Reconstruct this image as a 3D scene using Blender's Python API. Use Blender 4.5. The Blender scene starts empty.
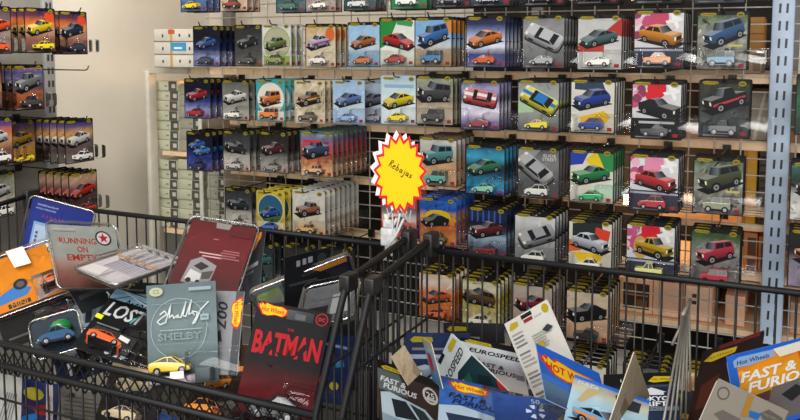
import bpy, bmesh, math, random
from mathutils import Vector, Matrix
PI = math.pi
C = bpy.context.scene.collection
SC = bpy.context.scene
# ------------------------------------------------------------------ camera
CAMZ, FPX, CX, CY = 1.5, 822.0, 400.0, 120.0
YAW, PITCH = math.radians(26.0), math.radians(5.0)
cam = bpy.data.cameras.new('camera'); cam_o = bpy.data.objects.new('camera', cam); C.objects.link(cam_o)
cam_o.location = (0, 0, CAMZ); cam_o.rotation_euler = (PI/2 - PITCH, 0, YAW)
cam.sensor_width = 36; cam.lens = FPX/800*36; cam.shift_y = (CY-210)/800; cam.clip_start = .02
SC.camera = cam_o
# ------------------------------------------------------------------ light of the shop and added fills
SC.view_settings.view_transform = 'Standard'; SC.view_settings.look = 'None'
SC.view_settings.gamma = 1; SC.view_settings.use_curve_mapping = False
SC.view_settings.exposure = -0.08
SC.cycles.transparent_max_bounces = 32
world = bpy.data.worlds.new('shop_air'); SC.world = world; world.use_nodes = True
world.node_tree.nodes['Background'].inputs[0].default_value = (.80, .87, 1.0, 1)
world.node_tree.nodes['Background'].inputs[1].default_value = .24
def area(name, loc, rot, sx, sy, power, col):
    l = bpy.data.lights.new(name, 'AREA'); l.shape = 'RECTANGLE'; l.size = sx; l.size_y = sy; l.energy = power; l.color = col
    o = bpy.data.objects.new(name, l); o.location = loc; o.rotation_euler = rot; C.objects.link(o); return o
area('ceiling_lamp', (-1.0, -.35, 3.05), (math.radians(12), 0, 0), 2.6, .35, 78, (1, .97, .92))
area('ceiling_lamp', (.9, -1.6, 3.05), (math.radians(20), 0, 0), 2.6, .35, 78, (1, .97, .92))
wall_fill = area('left_wall_fill', (-1.5, 1.5, 3.0), (0, math.radians(42), 0), .3, 1.6, 20, (1, .94, .86)); wall_fill.data.spread = math.radians(75)  # added fill aimed at the left wall to brighten it
area('frontal_fill', (.6, -3.0, 1.55), (PI/2, 0, 0), 3.6, 1.7, 125, (1, .97, .93))  # added soft fill behind the camera, lights the crossbars from in front
wl = bpy.data.lights.new('warm_light', 'POINT'); wl.energy = 1.6; wl.color = (1, .55, .25); wl.shadow_soft_size = .04
wlo = bpy.data.objects.new('warm_light', wl); wlo.location = (-2.33, 2.82, 1.40); C.objects.link(wlo)
wl = bpy.data.lights.new('warm_light', 'POINT'); wl.energy = 4.5; wl.color = (1, .62, .32); wl.shadow_soft_size = .05  # added warm fill to brighten the cartons on the lower right shelves
wlo = bpy.data.objects.new('warm_light', wl); wlo.location = (-.52, 3.05, 1.02); C.objects.link(wlo)

# ------------------------------------------------------------------ helpers
FWD = Vector((-math.sin(YAW)*math.cos(PITCH), math.cos(YAW)*math.cos(PITCH), -math.sin(PITCH)))
RGT = Vector((math.cos(YAW), math.sin(YAW), 0)); UP = RGT.cross(FWD)
def ray(px, py): return FWD + RGT*((px-CX)/FPX) - UP*((py-CY)/FPX)
def atY(px, py, Y):
    d = ray(px, py); return Vector((0, 0, CAMZ)) + d*(Y/d.y)
def atX(px, py, X):
    d = ray(px, py); return Vector((0, 0, CAMZ)) + d*(X/d.x)
def S(h):
    if not isinstance(h, str): return tuple(h[:3])
    h = h.lstrip('#'); r = []
    for i in (0, 2, 4):
        c = int(h[i:i+2], 16)/255; r.append(c/12.92 if c <= .04045 else ((c+.055)/1.055)**2.4)
    return tuple(r)
def mix(a, b, t): return tuple(a[i]+(b[i]-a[i])*t for i in range(3))
def mul(a, k): return tuple(min(1, max(0, x*k)) for x in a[:3])

def principled(name, col=None, rough=.5, metal=0, attr=False, noise=0, scale=20, spec=.5, coat=0, gain=1):
    m = bpy.data.materials.new(name); m.use_nodes = True; nt = m.node_tree; b = nt.nodes['Principled BSDF']
    b.inputs['Roughness'].default_value = rough; b.inputs['Metallic'].default_value = metal
    b.inputs['Specular IOR Level'].default_value = spec; b.inputs['Coat Weight'].default_value = coat
    b.inputs['Coat Roughness'].default_value = .12
    if attr:
        a = nt.nodes.new('ShaderNodeAttribute'); a.attribute_name = 'Col'; src = a.outputs['Color']
        if gain != 1:
            g = nt.nodes.new('ShaderNodeVectorMath'); g.operation = 'SCALE'; g.inputs['Scale'].default_value = gain
            nt.links.new(src, g.inputs[0]); src = g.outputs[0]
    else:
        r = nt.nodes.new('ShaderNodeRGB'); r.outputs[0].default_value = (*S(col), 1); src = r.outputs[0]
    if noise:
        t = nt.nodes.new('ShaderNodeTexCoord'); n = nt.nodes.new('ShaderNodeTexNoise'); n.inputs['Scale'].default_value = scale
        n.inputs['Detail'].default_value = 5
        nt.links.new(t.outputs['Object'], n.inputs['Vector'])
        mr = nt.nodes.new('ShaderNodeMapRange'); mr.inputs[1].default_value = .3; mr.inputs[2].default_value = .7
        mr.inputs[3].default_value = 1-noise; mr.inputs[4].default_value = 1+noise
        nt.links.new(n.outputs[0], mr.inputs[0])
        v = nt.nodes.new('ShaderNodeVectorMath'); v.operation = 'SCALE'
        nt.links.new(src, v.inputs[0]); nt.links.new(mr.outputs[0], v.inputs['Scale']); src = v.outputs[0]
    nt.links.new(src, b.inputs['Base Color'])
    return m
def clear_plastic(name, base, tint=(1, 1, 1), rough=.07, bump=0, ior=1.35):
    m = bpy.data.materials.new(name); m.use_nodes = True; nt = m.node_tree
    for n in list(nt.nodes): nt.nodes.remove(n)
    out = nt.nodes.new('ShaderNodeOutputMaterial'); mx = nt.nodes.new('ShaderNodeMixShader')
    tr = nt.nodes.new('ShaderNodeBsdfTransparent'); tr.inputs[0].default_value = (*tint, 1)
    gl = nt.nodes.new('ShaderNodeBsdfGlossy'); gl.inputs['Roughness'].default_value = rough
    lw = nt.nodes.new('ShaderNodeFresnel'); lw.inputs[0].default_value = ior
    ad = nt.nodes.new('ShaderNodeMath'); ad.operation = 'ADD'; ad.inputs[1].default_value = base; ad.use_clamp = True
    nt.links.new(lw.outputs[0], ad.inputs[0]); nt.links.new(ad.outputs[0], mx.inputs[0])
    if bump:
        n = nt.nodes.new('ShaderNodeTexNoise'); n.inputs['Scale'].default_value = 38; n.inputs['Detail'].default_value = 3
        t = nt.nodes.new('ShaderNodeTexCoord'); nt.links.new(t.outputs['Object'], n.inputs['Vector'])
        bp = nt.nodes.new('ShaderNodeBump'); bp.inputs['Strength'].default_value = bump; bp.inputs['Distance'].default_value = .02
        nt.links.new(n.outputs[0], bp.inputs['Height']); nt.links.new(bp.outputs[0], gl.inputs['Normal'])
    nt.links.new(tr.outputs[0], mx.inputs[1]); nt.links.new(gl.outputs[0], mx.inputs[2]); nt.links.new(mx.outputs[0], out.inputs[0])
    return m
M_PRINT = principled('printed_card', rough=.5, attr=True, spec=.2, gain=.74)
M_TOY = principled('toy_paint', rough=.25, attr=True, coat=.5)
M_BLISTER = clear_plastic('clear_blister', .02)
M_SHELL = clear_plastic('clear_shell', .0, (.98, .98, .98), .38, .15, 1.25)
M_BLACKWIRE = principled('black_coated_wire', '#121316', .5, noise=.15, scale=60, spec=.25)
M_BLACK = principled('black_plastic', '#101012', .45, noise=.1, scale=50)
M_GREYWIRE = principled('grey_zinc_wire', '#c9c7bf', .4, .1, noise=.12, scale=40)
M_HOOK = principled('dark_steel_wire', '#2c2a2a', .3, .6, noise=.1, scale=60)
M_POST = principled('blue_grey_post_paint', rough=.45, attr=True, noise=.06, scale=25)
M_CREAM = principled('cream_paint', '#c9c4b4', .55, noise=.05, scale=9)
M_WOOD = principled('tan_wood', '#f8d8b0', .6, noise=.10, scale=30)
M_ANY = principled('mixed_paint', rough=.6, attr=True, noise=.06, scale=30)

def link(name, me, parent=None, loc=None, rot=None):
    o = bpy.data.objects.new(name, me); C.objects.link(o)
    if parent: o.parent = parent
    if loc is not None: o.location = loc
    if rot is not None: o.rotation_euler = rot
    return o
def tag(o, label=None, cat=None, group=None, kind=None):
    if label: o['label'] = label
    if cat: o['category'] = cat
    if group: o['group'] = group
    if kind: o['kind'] = kind
    return o
def thing(name, label, cat, loc=(0, 0, 0), rot=(0, 0, 0), group=None):
    o = bpy.data.objects.new(name, None); C.objects.link(o); o.empty_display_size = .03
    o.location = loc; o.rotation_euler = rot
    return tag(o, label, cat, group)

class MB:
    """collects coloured faces; build() links them as one mesh object"""
    def __init__(s): s.v = []; s.f = []; s.c = []; s.sm = []
    def face(s, pts, col, smooth=False):
        n = len(s.v); s.v += [tuple(p) for p in pts]; s.f.append(list(range(n, n+len(pts))))
        if isinstance(col, list): s.c.append([tuple(c) for c in col])
        else: s.c.append([S(col)]*len(pts))
        s.sm.append(smooth)
    def solid(s, verts, faces, col, smooth=False, M=None):
        n = len(s.v)
        s.v += [tuple(M @ Vector(p)) if M else tuple(p) for p in verts]
        col = S(col)
        for f in faces: s.f.append([n+i for i in f]); s.c.append([col]*len(f)); s.sm.append(smooth)
    def box(s, lo, hi, col='#ffffff', M=None):
        x0, y0, z0 = lo; x1, y1, z1 = hi
        s.solid([(x0,y0,z0),(x1,y0,z0),(x1,y1,z0),(x0,y1,z0),(x0,y0,z1),(x1,y0,z1),(x1,y1,z1),(x0,y1,z1)],
                [(0,3,2,1),(4,5,6,7),(0,1,5,4),(1,2,6,5),(2,3,7,6),(3,0,4,7)], col, False, M)
    def rbox(s, lo, hi, r, col='#ffffff', M=None, seg=2):
        bm = bmesh.new(); bmesh.ops.create_cube(bm, size=1)
        for v in bm.verts: v.co = Vector([(lo[i]+hi[i])/2 + v.co[i]*(hi[i]-lo[i]) for i in range(3)])
        bmesh.ops.bevel(bm, geom=bm.edges[:], offset=r, segments=seg, affect='EDGES', profile=.5)
        s.bm(bm, col, M)
    def bm(s, bm, col, M=None, smooth=True):
        bm.verts.index_update()
        s.solid([v.co for v in bm.verts], [[v.index for v in f.verts] for f in bm.faces], col, smooth, M); bm.free()
    def tube(s, pts, r, col='#ffffff', n=6, caps=True):
        pts = [Vector(p) for p in pts]; rings = []
        prev = None
        for i, p in enumerate(pts):
            if i == 0: d = pts[1]-p
            elif i == len(pts)-1: d = p-pts[i-1]
            else: d = (pts[i+1]-p).normalized() + (p-pts[i-1]).normalized()
            d.normalize()
            if prev is None:
                a = d.orthogonal().normalized()
            else:
                a = prev - d*prev.dot(d); a.normalize()
            prev = a; b = d.cross(a)
            rings.append([p + a*(r*math.cos(2*PI*k/n)) + b*(r*math.sin(2*PI*k/n)) for k in range(n)])
        vs = [q for rr in rings for q in rr]; fs = []
        for i in range(len(rings)-1):
            for k in range(n):
                fs.append((i*n+k, i*n+(k+1) % n, (i+1)*n+(k+1) % n, (i+1)*n+k))
        if caps: fs += [tuple(range(n-1, -1, -1)), tuple((len(rings)-1)*n+k for k in range(n))]
        s.solid(vs, fs, col, n > 4)
    def mesh(s, name, mat):
        me = bpy.data.meshes.new(name); me.from_pydata(s.v, [], s.f)
        at = me.color_attributes.new('Col', 'FLOAT_COLOR', 'CORNER')
        flat = []
        for c in s.c:
            for k in c: flat += [k[0], k[1], k[2], 1.0]
        at.data.foreach_set('color', flat)
        me.polygons.foreach_set('use_smooth', s.sm)
        for m in (mat if isinstance(mat, (list, tuple)) else [mat]): me.materials.append(m)
        me.update(); return me
    def build(s, name, mat, parent=None, loc=None, rot=None): return link(name, s.mesh(name, mat), parent, loc, rot)

# ------------------------------------------------------------------ lettering
_text = {}
def text_tris(body, shear=0, bold=0):
    key = (body, shear, bold)
    if key in _text: return _text[key]
    cu = bpy.data.curves.new('lettering', 'FONT'); cu.body = body; cu.size = 1; cu.shear = shear; cu.offset = bold
    cu.resolution_u = 2; cu.align_x = 'CENTER'; cu.align_y = 'CENTER'
    o = bpy.data.objects.new('lettering', cu); C.objects.link(o)
    dg = bpy.context.evaluated_depsgraph_get(); me = o.evaluated_get(dg).to_mesh()
    me.calc_loop_triangles()
    t = [[(me.vertices[i].co.x, me.vertices[i].co.y) for i in lt.vertices] for lt in me.loop_triangles]
    t = [q if (q[1][0]-q[0][0])*(q[2][1]-q[0][1])-(q[2][0]-q[0][0])*(q[1][1]-q[0][1]) > 0 else q[::-1] for q in t]
    xs = [p[0] for q in t for p in q]; ys = [p[1] for q in t for p in q]
    o.evaluated_get(dg).to_mesh_clear(); bpy.data.objects.remove(o); bpy.data.curves.remove(cu)
    cx, cy, w, h = (min(xs)+max(xs))/2, (min(ys)+max(ys))/2, max(xs)-min(xs), max(ys)-min(ys)
    t = [[((p[0]-cx)/w, (p[1]-cy)/h) for p in q] for q in t]
    _text[key] = (t, w/h); return _text[key]

# ------------------------------------------------------------------ flat printing in card coordinates (0..1, 0..1)
def clip(pts, cols, x0, y0, x1, y1):
    for ax, lim, sg in ((0, x0, 1), (0, x1, -1), (1, y0, 1), (1, y1, -1)):
        out, oc = [], []
        for i in range(len(pts)):
            a, b = pts[i-1], pts[i]; ca, cb = cols[i-1], cols[i]
            da, db = (a[ax]-lim)*sg, (b[ax]-lim)*sg
            if (da >= 0) != (db >= 0):
                t = da/(da-db); out.append((a[0]+(b[0]-a[0])*t, a[1]+(b[1]-a[1])*t)); oc.append(mix(ca, cb, t))
            if db >= 0: out.append(b); oc.append(cb)
        pts, cols = out, oc
        if len(pts) < 3: return [], []
    return pts, cols
class Art:
    """flat printing on a card face of w x h metres; unit coordinates, z order = order of drawing"""
    def __init__(s, mb, w, h, win=(0, 0, 1, 1), y=-.0006, step=.00006):
        s.mb = mb; s.w = w; s.h = h; s.win = win; s.y = y; s.step = step
    def up(s): s.y -= s.step
    def poly(s, pts, col, raw=False, win=None):
        cols = [tuple(c) for c in col] if isinstance(col, list) else [S(col)]*len(pts)
        area = sum(pts[i-1][0]*pts[i][1]-pts[i][0]*pts[i-1][1] for i in range(len(pts)))
        if area < 0: pts = pts[::-1]; cols = cols[::-1]
        p, c = clip(list(pts), cols, *(win or s.win))
        if not p: return
        if not raw: s.up()
        s.mb.face([((q[0]-.5)*s.w, s.y, q[1]*s.h) for q in p], c)
    def rect(s, x0, y0, x1, y1, col, **k):
        s.poly([(x0,y0),(x1,y0),(x1,y1),(x0,y1)], col, **k)
    def ell(s, cx, cy, rx, ry, col, n=20, ang=0):
        ca, sa = math.cos(ang), math.sin(ang); k = s.w/s.h
        P = []
        for i in range(n):
            t = 2*PI*i/n; x, y = rx*math.cos(t), ry*math.sin(t)
            P.append((cx + x*ca - y*sa/k*1.0, cy + x*sa*k + y*ca))
        s.poly(P, col)
    def grid(s, x0, y0, x1, y1, nx, ny, fn):
        s.up()
        cs = [[fn(i/nx, j/ny) for i in range(nx+1)] for j in range(ny+1)]
        for j in range(ny):
            for i in range(nx):
                a, b = x0+(x1-x0)*i/nx, x0+(x1-x0)*(i+1)/nx; c, d = y0+(y1-y0)*j/ny, y0+(y1-y0)*(j+1)/ny
                s.poly([(a,c),(b,c),(b,d),(a,d)], [cs[j][i], cs[j][i+1], cs[j+1][i+1], cs[j+1][i]], raw=True)
    def text(s, body, cx, cy, w, col, hgt=None, ang=0, shear=0, bold=0, win=None, persp=0):
        """w: width in card widths; hgt: cap height in card heights (else natural)"""
        t, asp = text_tris(body, shear, bold); s.up()
        W = w*s.w; H = W/asp if hgt is None else hgt*s.h
        ca, sa = math.cos(ang), math.sin(ang)
        for q in t:
            P = []
            for a, b in q:
                x, y = a*W, b*H*(1+persp*a)
                P.append((cx+(x*ca-y*sa)/s.w, cy+(x*sa+y*ca)/s.h))
            s.poly(P, col, raw=True, win=win)
    def stroke(s, pts, r, col):
        """a pen line of half-width r (card widths)"""
        s.up()
        for (a, b) in zip(pts, pts[1:]):
            dx, dy = (b[0]-a[0])*s.w, (b[1]-a[1])*s.h; L = math.hypot(dx, dy) or 1e-9
            nx, ny = -dy/L*r, dx/L*r*s.w/s.h
            ex, ey = dx/L*r*.5, dy/L*r*.5*s.w/s.h
            s.poly([(a[0]+nx-ex, a[1]+ny-ey), (a[0]-nx-ex, a[1]-ny-ey), (b[0]-nx+ex, b[1]-ny+ey), (b[0]+nx+ex, b[1]+ny+ey)], col, raw=True)

def flame_logo(A, cx, cy, w, ang=0, txt=True, cols=('#e8231f', '#ffcf1a', '#d81e1a')):
    k = A.w/A.h; ca, sa = math.cos(ang), math.sin(ang)
    def T(P, s=1): return [(cx+(x*s*ca-y*s*sa)*w, cy+(x*s*sa+y*s*ca)*w*k) for x, y in P]
    P = [(-.5,.16),(-.42,.1),(-.40,.2),(-.30,.12),(-.24,.2),(0,.15),(.3,.16),(.5,.08),(.47,-.06),(.36,-.15),(.1,-.13),(-.12,-.2),(-.3,-.17),(-.38,-.05),(-.46,.03)]
    A.poly(T(P, 1.08), cols[0]); A.poly(T(P, .94), cols[1])
    if txt: A.text('Hot Wheels', cx+.02*w*ca, cy, w*.78, cols[2], hgt=w*k*.17, ang=ang+.02, shear=.25, bold=.02)
# ------------------------------------------------------------------ cars: one outline serves the printed picture and the toy
CARS = {
 'sport': dict(b=[(-.5,.08),(-.5,.15),(-.40,.20),(-.2,.26),(.22,.30),(.42,.30),(.5,.26),(.49,.1),(.46,.07),(-.46,.06)], c=[(-.26,.25),(-.06,.385),(.14,.39),(.38,.30)], w=(-.31,.29,.095)),
 'sedan': dict(b=[(-.5,.09),(-.49,.24),(-.44,.29),(-.18,.31),(.3,.325),(.48,.31),(.5,.2),(.49,.08),(-.48,.08)], c=[(-.22,.31),(-.1,.45),(.2,.46),(.34,.32)], w=(-.3,.3,.095)),
 'muscle': dict(b=[(-.5,.1),(-.5,.26),(-.15,.29),(.3,.32),(.49,.31),(.5,.12),(.47,.08),(-.47,.08)], c=[(-.14,.29),(.0,.42),(.16,.43),(.4,.315)], w=(-.31,.28,.1)),
 'hatch': dict(b=[(-.5,.09),(-.49,.23),(-.42,.29),(-.2,.32),(.44,.34),(.5,.24),(.49,.08),(-.48,.08)], c=[(-.22,.315),(-.06,.47),(.32,.48),(.45,.335)], w=(-.3,.3,.1)),
 'suv': dict(b=[(-.5,.15),(-.5,.34),(-.2,.37),(.49,.38),(.5,.15),(.45,.12),(-.46,.12)], c=[(-.2,.37),(-.13,.57),(.46,.57),(.49,.38)], w=(-.3,.3,.125)),
 'truck': dict(b=[(-.5,.15),(-.5,.33),(-.2,.36),(.5,.36),(.5,.15),(.46,.12),(-.46,.12)], c=[(-.2,.36),(-.1,.54),(.12,.54),(.17,.36)], w=(-.3,.31,.12)),
 'hotrod': dict(b=[(-.5,.15),(-.46,.27),(-.12,.31),(.4,.33),(.47,.2),(.45,.14),(-.4,.13)], c=[(-.1,.31),(-.05,.46),(.25,.46),(.31,.325)], w=(-.33,.32,.13)),
 'beetle': dict(b=[(-.5,.12),(-.48,.22),(-.38,.30),(-.2,.33),(.25,.35),(.4,.3),(.49,.2),(.5,.12),(.46,.09),(-.46,.09)], c=[(-.22,.325),(-.1,.46),(.1,.48),(.32,.335)], w=(-.3,.3,.105)),
}
def car_art(A, kind, col, cx=.5, cy=.6, L=.8, ang=.0, flip=False, glass='#12161c', sh='#0c0c10', accent=None, hub='#8d8f94', yaw=37, pitch=13, roof=None):
    """printed picture of a car seen from the front quarter: the outline projected in perspective"""
    k = A.w/A.h; L *= .9; K = CARS[kind]; ca, sa = math.cos(ang), math.sin(ang); f = -1 if flip else 1
    psi, phi = math.radians(yaw), math.radians(pitch); col = S(col); hw = .205
    cp, sp, cf, sf = math.cos(psi), math.sin(psi), math.cos(phi), math.sin(phi)
    def T(P):
        r = []
        for x, y, z in P:
            z = z*.92-.2; X = x*cp - y*sp; d = x*sp + y*cp
            Y = z*cf + d*sf; q = .96/(1 + .38*(d*cf - z*sf)); X, Y = X*q*f, Y*q
            r.append((cx + (X*ca - Y*sa)*L, cy + (X*sa + Y*ca)*L*k))
        return r
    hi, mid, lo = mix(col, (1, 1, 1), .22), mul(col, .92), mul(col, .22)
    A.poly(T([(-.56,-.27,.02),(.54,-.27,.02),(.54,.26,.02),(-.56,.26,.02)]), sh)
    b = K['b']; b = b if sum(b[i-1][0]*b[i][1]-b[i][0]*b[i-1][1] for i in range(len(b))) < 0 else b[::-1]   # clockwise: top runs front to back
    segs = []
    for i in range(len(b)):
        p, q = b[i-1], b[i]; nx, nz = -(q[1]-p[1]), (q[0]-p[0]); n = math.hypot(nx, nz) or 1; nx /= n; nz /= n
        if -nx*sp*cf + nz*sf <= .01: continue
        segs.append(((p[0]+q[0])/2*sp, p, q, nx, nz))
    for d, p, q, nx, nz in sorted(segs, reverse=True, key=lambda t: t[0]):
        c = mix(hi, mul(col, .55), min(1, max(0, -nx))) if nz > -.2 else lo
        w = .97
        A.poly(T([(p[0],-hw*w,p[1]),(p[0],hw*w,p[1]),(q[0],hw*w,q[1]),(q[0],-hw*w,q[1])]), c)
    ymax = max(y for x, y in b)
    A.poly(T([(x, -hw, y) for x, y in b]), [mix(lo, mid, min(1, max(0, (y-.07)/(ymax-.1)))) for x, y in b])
    if accent: A.poly(T([(-.47,-hw*1.01,.235),(.46,-hw*1.01,.26),(.46,-hw*1.01,.2),(-.47,-hw*1.01,.175)]), accent)
    fy = [y for x, y in b if x < -.42]; y0, y1 = min(fy), max(fy); fx = min(x for x, y in b)-.004; dy = y1-y0
    A.poly(T([(fx,-hw*.55,y0+dy*.35),(fx,hw*.55,y0+dy*.35),(fx,hw*.55,y0+dy*.85),(fx,-hw*.55,y0+dy*.85)]), '#0d0d10')
    A.poly(T([(fx,-hw*.9,y0+dy*.02),(fx,hw*.9,y0+dy*.02),(fx,hw*.9,y0+dy*.25),(fx,-hw*.9,y0+dy*.25)]), mul(col, .2))
    for s_ in (-1, 1): A.poly(T([(fx,s_*hw*.92,y0+dy*.45),(fx,s_*hw*.6,y0+dy*.45),(fx,s_*hw*.6,y0+dy*.85),(fx,s_*hw*.92,y0+dy*.85)]), '#f3f0dc')
    c = K['c']; w0, w1 = hw*.95, hw*.76; g = mix(S(glass), (.45,.55,.65), .3); rf = S(roof) if roof else hi
    if pitch > 30: A.poly(T([(c[2][0],-w1,c[2][1]),(c[2][0],w1,c[2][1]),(c[3][0],w0,c[3][1]),(c[3][0],-w0,c[3][1])]), glass)
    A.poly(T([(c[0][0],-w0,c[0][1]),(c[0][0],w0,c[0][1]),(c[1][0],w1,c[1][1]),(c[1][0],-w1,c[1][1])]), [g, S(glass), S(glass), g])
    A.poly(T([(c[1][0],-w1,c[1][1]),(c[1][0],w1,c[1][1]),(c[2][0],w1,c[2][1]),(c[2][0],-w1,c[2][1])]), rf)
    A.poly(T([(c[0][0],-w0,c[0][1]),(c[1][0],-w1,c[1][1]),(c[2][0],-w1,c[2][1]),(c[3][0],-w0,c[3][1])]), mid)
    mx, mz = sum(p[0] for p in c)/4, sum(p[1] for p in c)/4
    I = [(mx+(p[0]-mx)*.84, -(w0 if i in (0, 3) else w1)-.002, mz+(p[1]-mz)*.74) for i, p in enumerate(c)]
    A.poly(T(I), glass)
    A.poly(T([(mx+.0,-w1,c[1][1]-.02),(mx+.025,-w1,c[1][1]-.02),(mx+.03,-w0,c[0][1]),(mx+.0,-w0,c[0][1])]), mid)
    for wx in K['w'][:2]:
        r = K['w'][2]*.95
        for rr, cc in ((r*1.08, '#08080a'), (r*.6, hub), (r*.25, '#26262a')):
            A.poly(T([(wx + rr*math.cos(2*PI*i/14), -hw*1.03, r*.92 + rr*math.sin(2*PI*i/14)) for i in range(14)]), cc)
def top_art(A, col, cx=.5, cy=.6, L=.8, ang=.6, glass='#15181d', accent=None, roof=None):
    """printed picture of a car seen from above, its near flank showing"""
    k = A.w/A.h; L *= .95; ca, sa = math.cos(ang), math.sin(ang); col = S(col); dx, dy = .05*sa*0, -.085
    def T(P, h=0): return [(cx+(x*ca-y*sa)*L, cy+((x*sa+y*ca)*.82+h)*L*k) for x, y in P]
    def rr(x0, x1, w, n=5, r=.1):
        P = []
        for (px, py, a0) in ((x1-r, w-r, 0), (x0+r, w-r, 90), (x0+r, -w+r, 180), (x1-r, -w+r, 270)):
            for i in range(n+1):
                a = math.radians(a0+90*i/n); P.append((px+r*math.cos(a), py+r*math.sin(a)))
        return P
    A.poly(T([(x*1.05, y*1.08) for x, y in rr(-.5, .5, .215)], -.13), '#141418')
    for i in range(5): A.poly(T(rr(-.5, .5, .215), -.10+.02*i), mul(col, .25+.07*i))
    for wx in (-.31, .29):
        for sy in (-1,): A.poly(T([(wx+.09*math.cos(2*PI*i/12), sy*.20+.03*math.sin(2*PI*i/12)) for i in range(12)], -.08), '#0a0a0c')
    P = rr(-.5, .5, .21); A.poly(T(P), [mix(mul(col, .7), mix(col, (1,1,1), .25), min(1, max(0, .5+y*2.2))) for x, y in P])
    A.poly(T([(-.5,.11),(-.24,.13),(-.24,-.13),(-.5,-.11)]), mix(col, (1,1,1), .18))
    if accent: A.poly(T([(-.5,.055),(.5,.055),(.5,-.055),(-.5,-.055)]), accent)
    A.poly(T([(-.22,.185),(.36,.18),(.36,-.18),(-.22,-.185)]), glass)
    A.poly(T([(-.09,.15),(.22,.14),(.22,-.14),(-.09,-.15)], .035), roof or mix(col, (1,1,1), .12))
    if accent: A.poly(T([(-.09,.05),(.22,.05),(.22,-.05),(-.09,-.05)], .035), accent)
    for a in (((-.22,.185),(-.09,.15)), ((-.22,-.185),(-.09,-.15)), ((.36,.18),(.22,.14)), ((.36,-.18),(.22,-.14))):
        p, q = T([a[0]])[0], T([a[1]], .035)[0]; A.poly([(p[0]-.008,p[1]),(p[0]+.008,p[1]),(q[0]+.008,q[1]),(q[0]-.008,q[1])], col)
    A.poly(T([(-.49,.19),(-.42,.20),(-.41,.11),(-.495,.10)]), '#efecdf'); A.poly(T([(-.49,-.19),(-.42,-.20),(-.41,-.11),(-.495,-.10)]), '#efecdf')

_wheel = {}
def wheel_mesh(r, w, hub):
    key = (round(r, 5), hub)
    if key in _wheel: return _wheel[key]
    mb = MB(); n = 14; prof = [(r*.55, -w/2), (r*.92, -w/2), (r, -w*.3), (r, w*.3), (r*.92, w/2), (r*.55, w/2), (r*.5, w*.36), (r*.001, w*.42)]
    rings = [[(p*math.cos(2*PI*i/n), y, p*math.sin(2*PI*i/n)) for i in range(n)] for p, y in prof]
    vs = [q for g in rings for q in g]
    for j in range(len(prof)-1):
        mb.solid(vs, [(j*n+i, (j+1)*n+i, (j+1)*n+(i+1) % n, j*n+(i+1) % n) for i in range(n)], hub if j >= 5 else '#0c0c0d', True)
    mb.solid(vs, [tuple(range(n))], '#0c0c0d')
    _wheel[key] = mb.mesh('wheel', M_TOY); return _wheel[key]
def toy_car(kind, col, L, parent, loc, rot=(0, 0, 0), glass='#14181e', wheels=True, accent=None, hub='#9a9a9e', roof=None):
    """moulded toy car: x = length (front at -x), y = width, z = up"""
    K = CARS[kind]; mb = MB(); hw = L*.205
    P = [(x*L, y*L) for x, y in K['b']]
    if sum(P[i-1][0]*P[i][1]-P[i][0]*P[i-1][1] for i in range(len(P))) < 0: P = P[::-1]
    n = len(P); bm = bmesh.new()
    A_ = [bm.verts.new((x, -hw, y)) for x, y in P]; B_ = [bm.verts.new((x, hw, y)) for x, y in P]
    bm.faces.new(A_); bm.faces.new(B_[::-1])
    for i in range(n): bm.faces.new((A_[i], B_[i], B_[(i+1) % n], A_[(i+1) % n])) if False else bm.faces.new((A_[(i+1) % n], A_[i], B_[i], B_[(i+1) % n]))
    bmesh.ops.recalc_face_normals(bm, faces=bm.faces)
    bmesh.ops.bevel(bm, geom=[e for e in bm.edges if abs(e.verts[0].co.y-e.verts[1].co.y) < 1e-6], offset=L*.022, segments=2, affect='EDGES', profile=.5)
    mb.bm(bm, col, None, False)
    c = [(x*L, y*L) for x, y in K['c']]; w0, w1 = hw*.93, hw*.74
    g = [(c[0][0],-w0,c[0][1]-L*.01),(c[1][0],-w1,c[1][1]),(c[2][0],-w1,c[2][1]),(c[3][0],-w0,c[3][1]-L*.01)]
    g += [(x, -y, z) for x, y, z in g]
    mb.solid(g, [(0,1,2,3)[::-1], (4,5,6,7), (0,4,5,1)[::-1], (3,2,6,7)], glass)
    t = L*.012
    mb.box((c[1][0]-t, -w1, c[1][1]-t), (c[2][0]+t, w1, c[2][1]+t), roof or col)
    for sy in (-1, 1):   # pillars
        for a, b in ((0, 1), (3, 2)):
            mb.tube([(c[a][0], sy*w0, c[a][1]), (c[b][0], sy*w1, c[b][1])], L*.012, roof or col, 4)
        x = (c[1][0]+c[2][0])/2; mb.tube([(x, sy*w0*1.0, c[0][1]), (x, sy*w1, c[1][1])], L*.01, roof or col, 4)
    fx = min(x for x, y in P); fy = max(y for x, y in P if x < fx*.85)
    for sy in (-1, 1): mb.box((fx-L*.006, sy*hw*.68-L*.03, fy-L*.07), (fx+L*.02, sy*hw*.68+L*.03, fy-L*.03), '#f2efe0')
    mb.box((fx-L*.004, -hw*.4, fy-L*.1), (fx+L*.02, hw*.4, fy-L*.04), '#111114')
    mb.box((-fx-L*.02, -hw*.8, fy-L*.06), (-fx+L*.004, hw*.8, fy-L*.02), '#7c1512')
    mb.box((-L*.42, -hw*.96, L*.045), (L*.42, hw*.96, L*.085), '#18181a')
    if accent: mb.box((-L*.46, -hw*1.012, L*.17), (L*.46, hw*1.012, L*.205), accent)
    car = mb.build('toy_car', M_TOY, parent, loc, rot)
    if wheels:
        r = K['w'][2]*L; me = wheel_mesh(r, L*.09, hub)
        for x in K['w'][:2]:
            for sy in (-1, 1):
                link('wheel', me, car, (x*L, sy*(hw-L*.02), r*.9), (0, 0, 0 if sy > 0 else PI))
    return car

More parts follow.
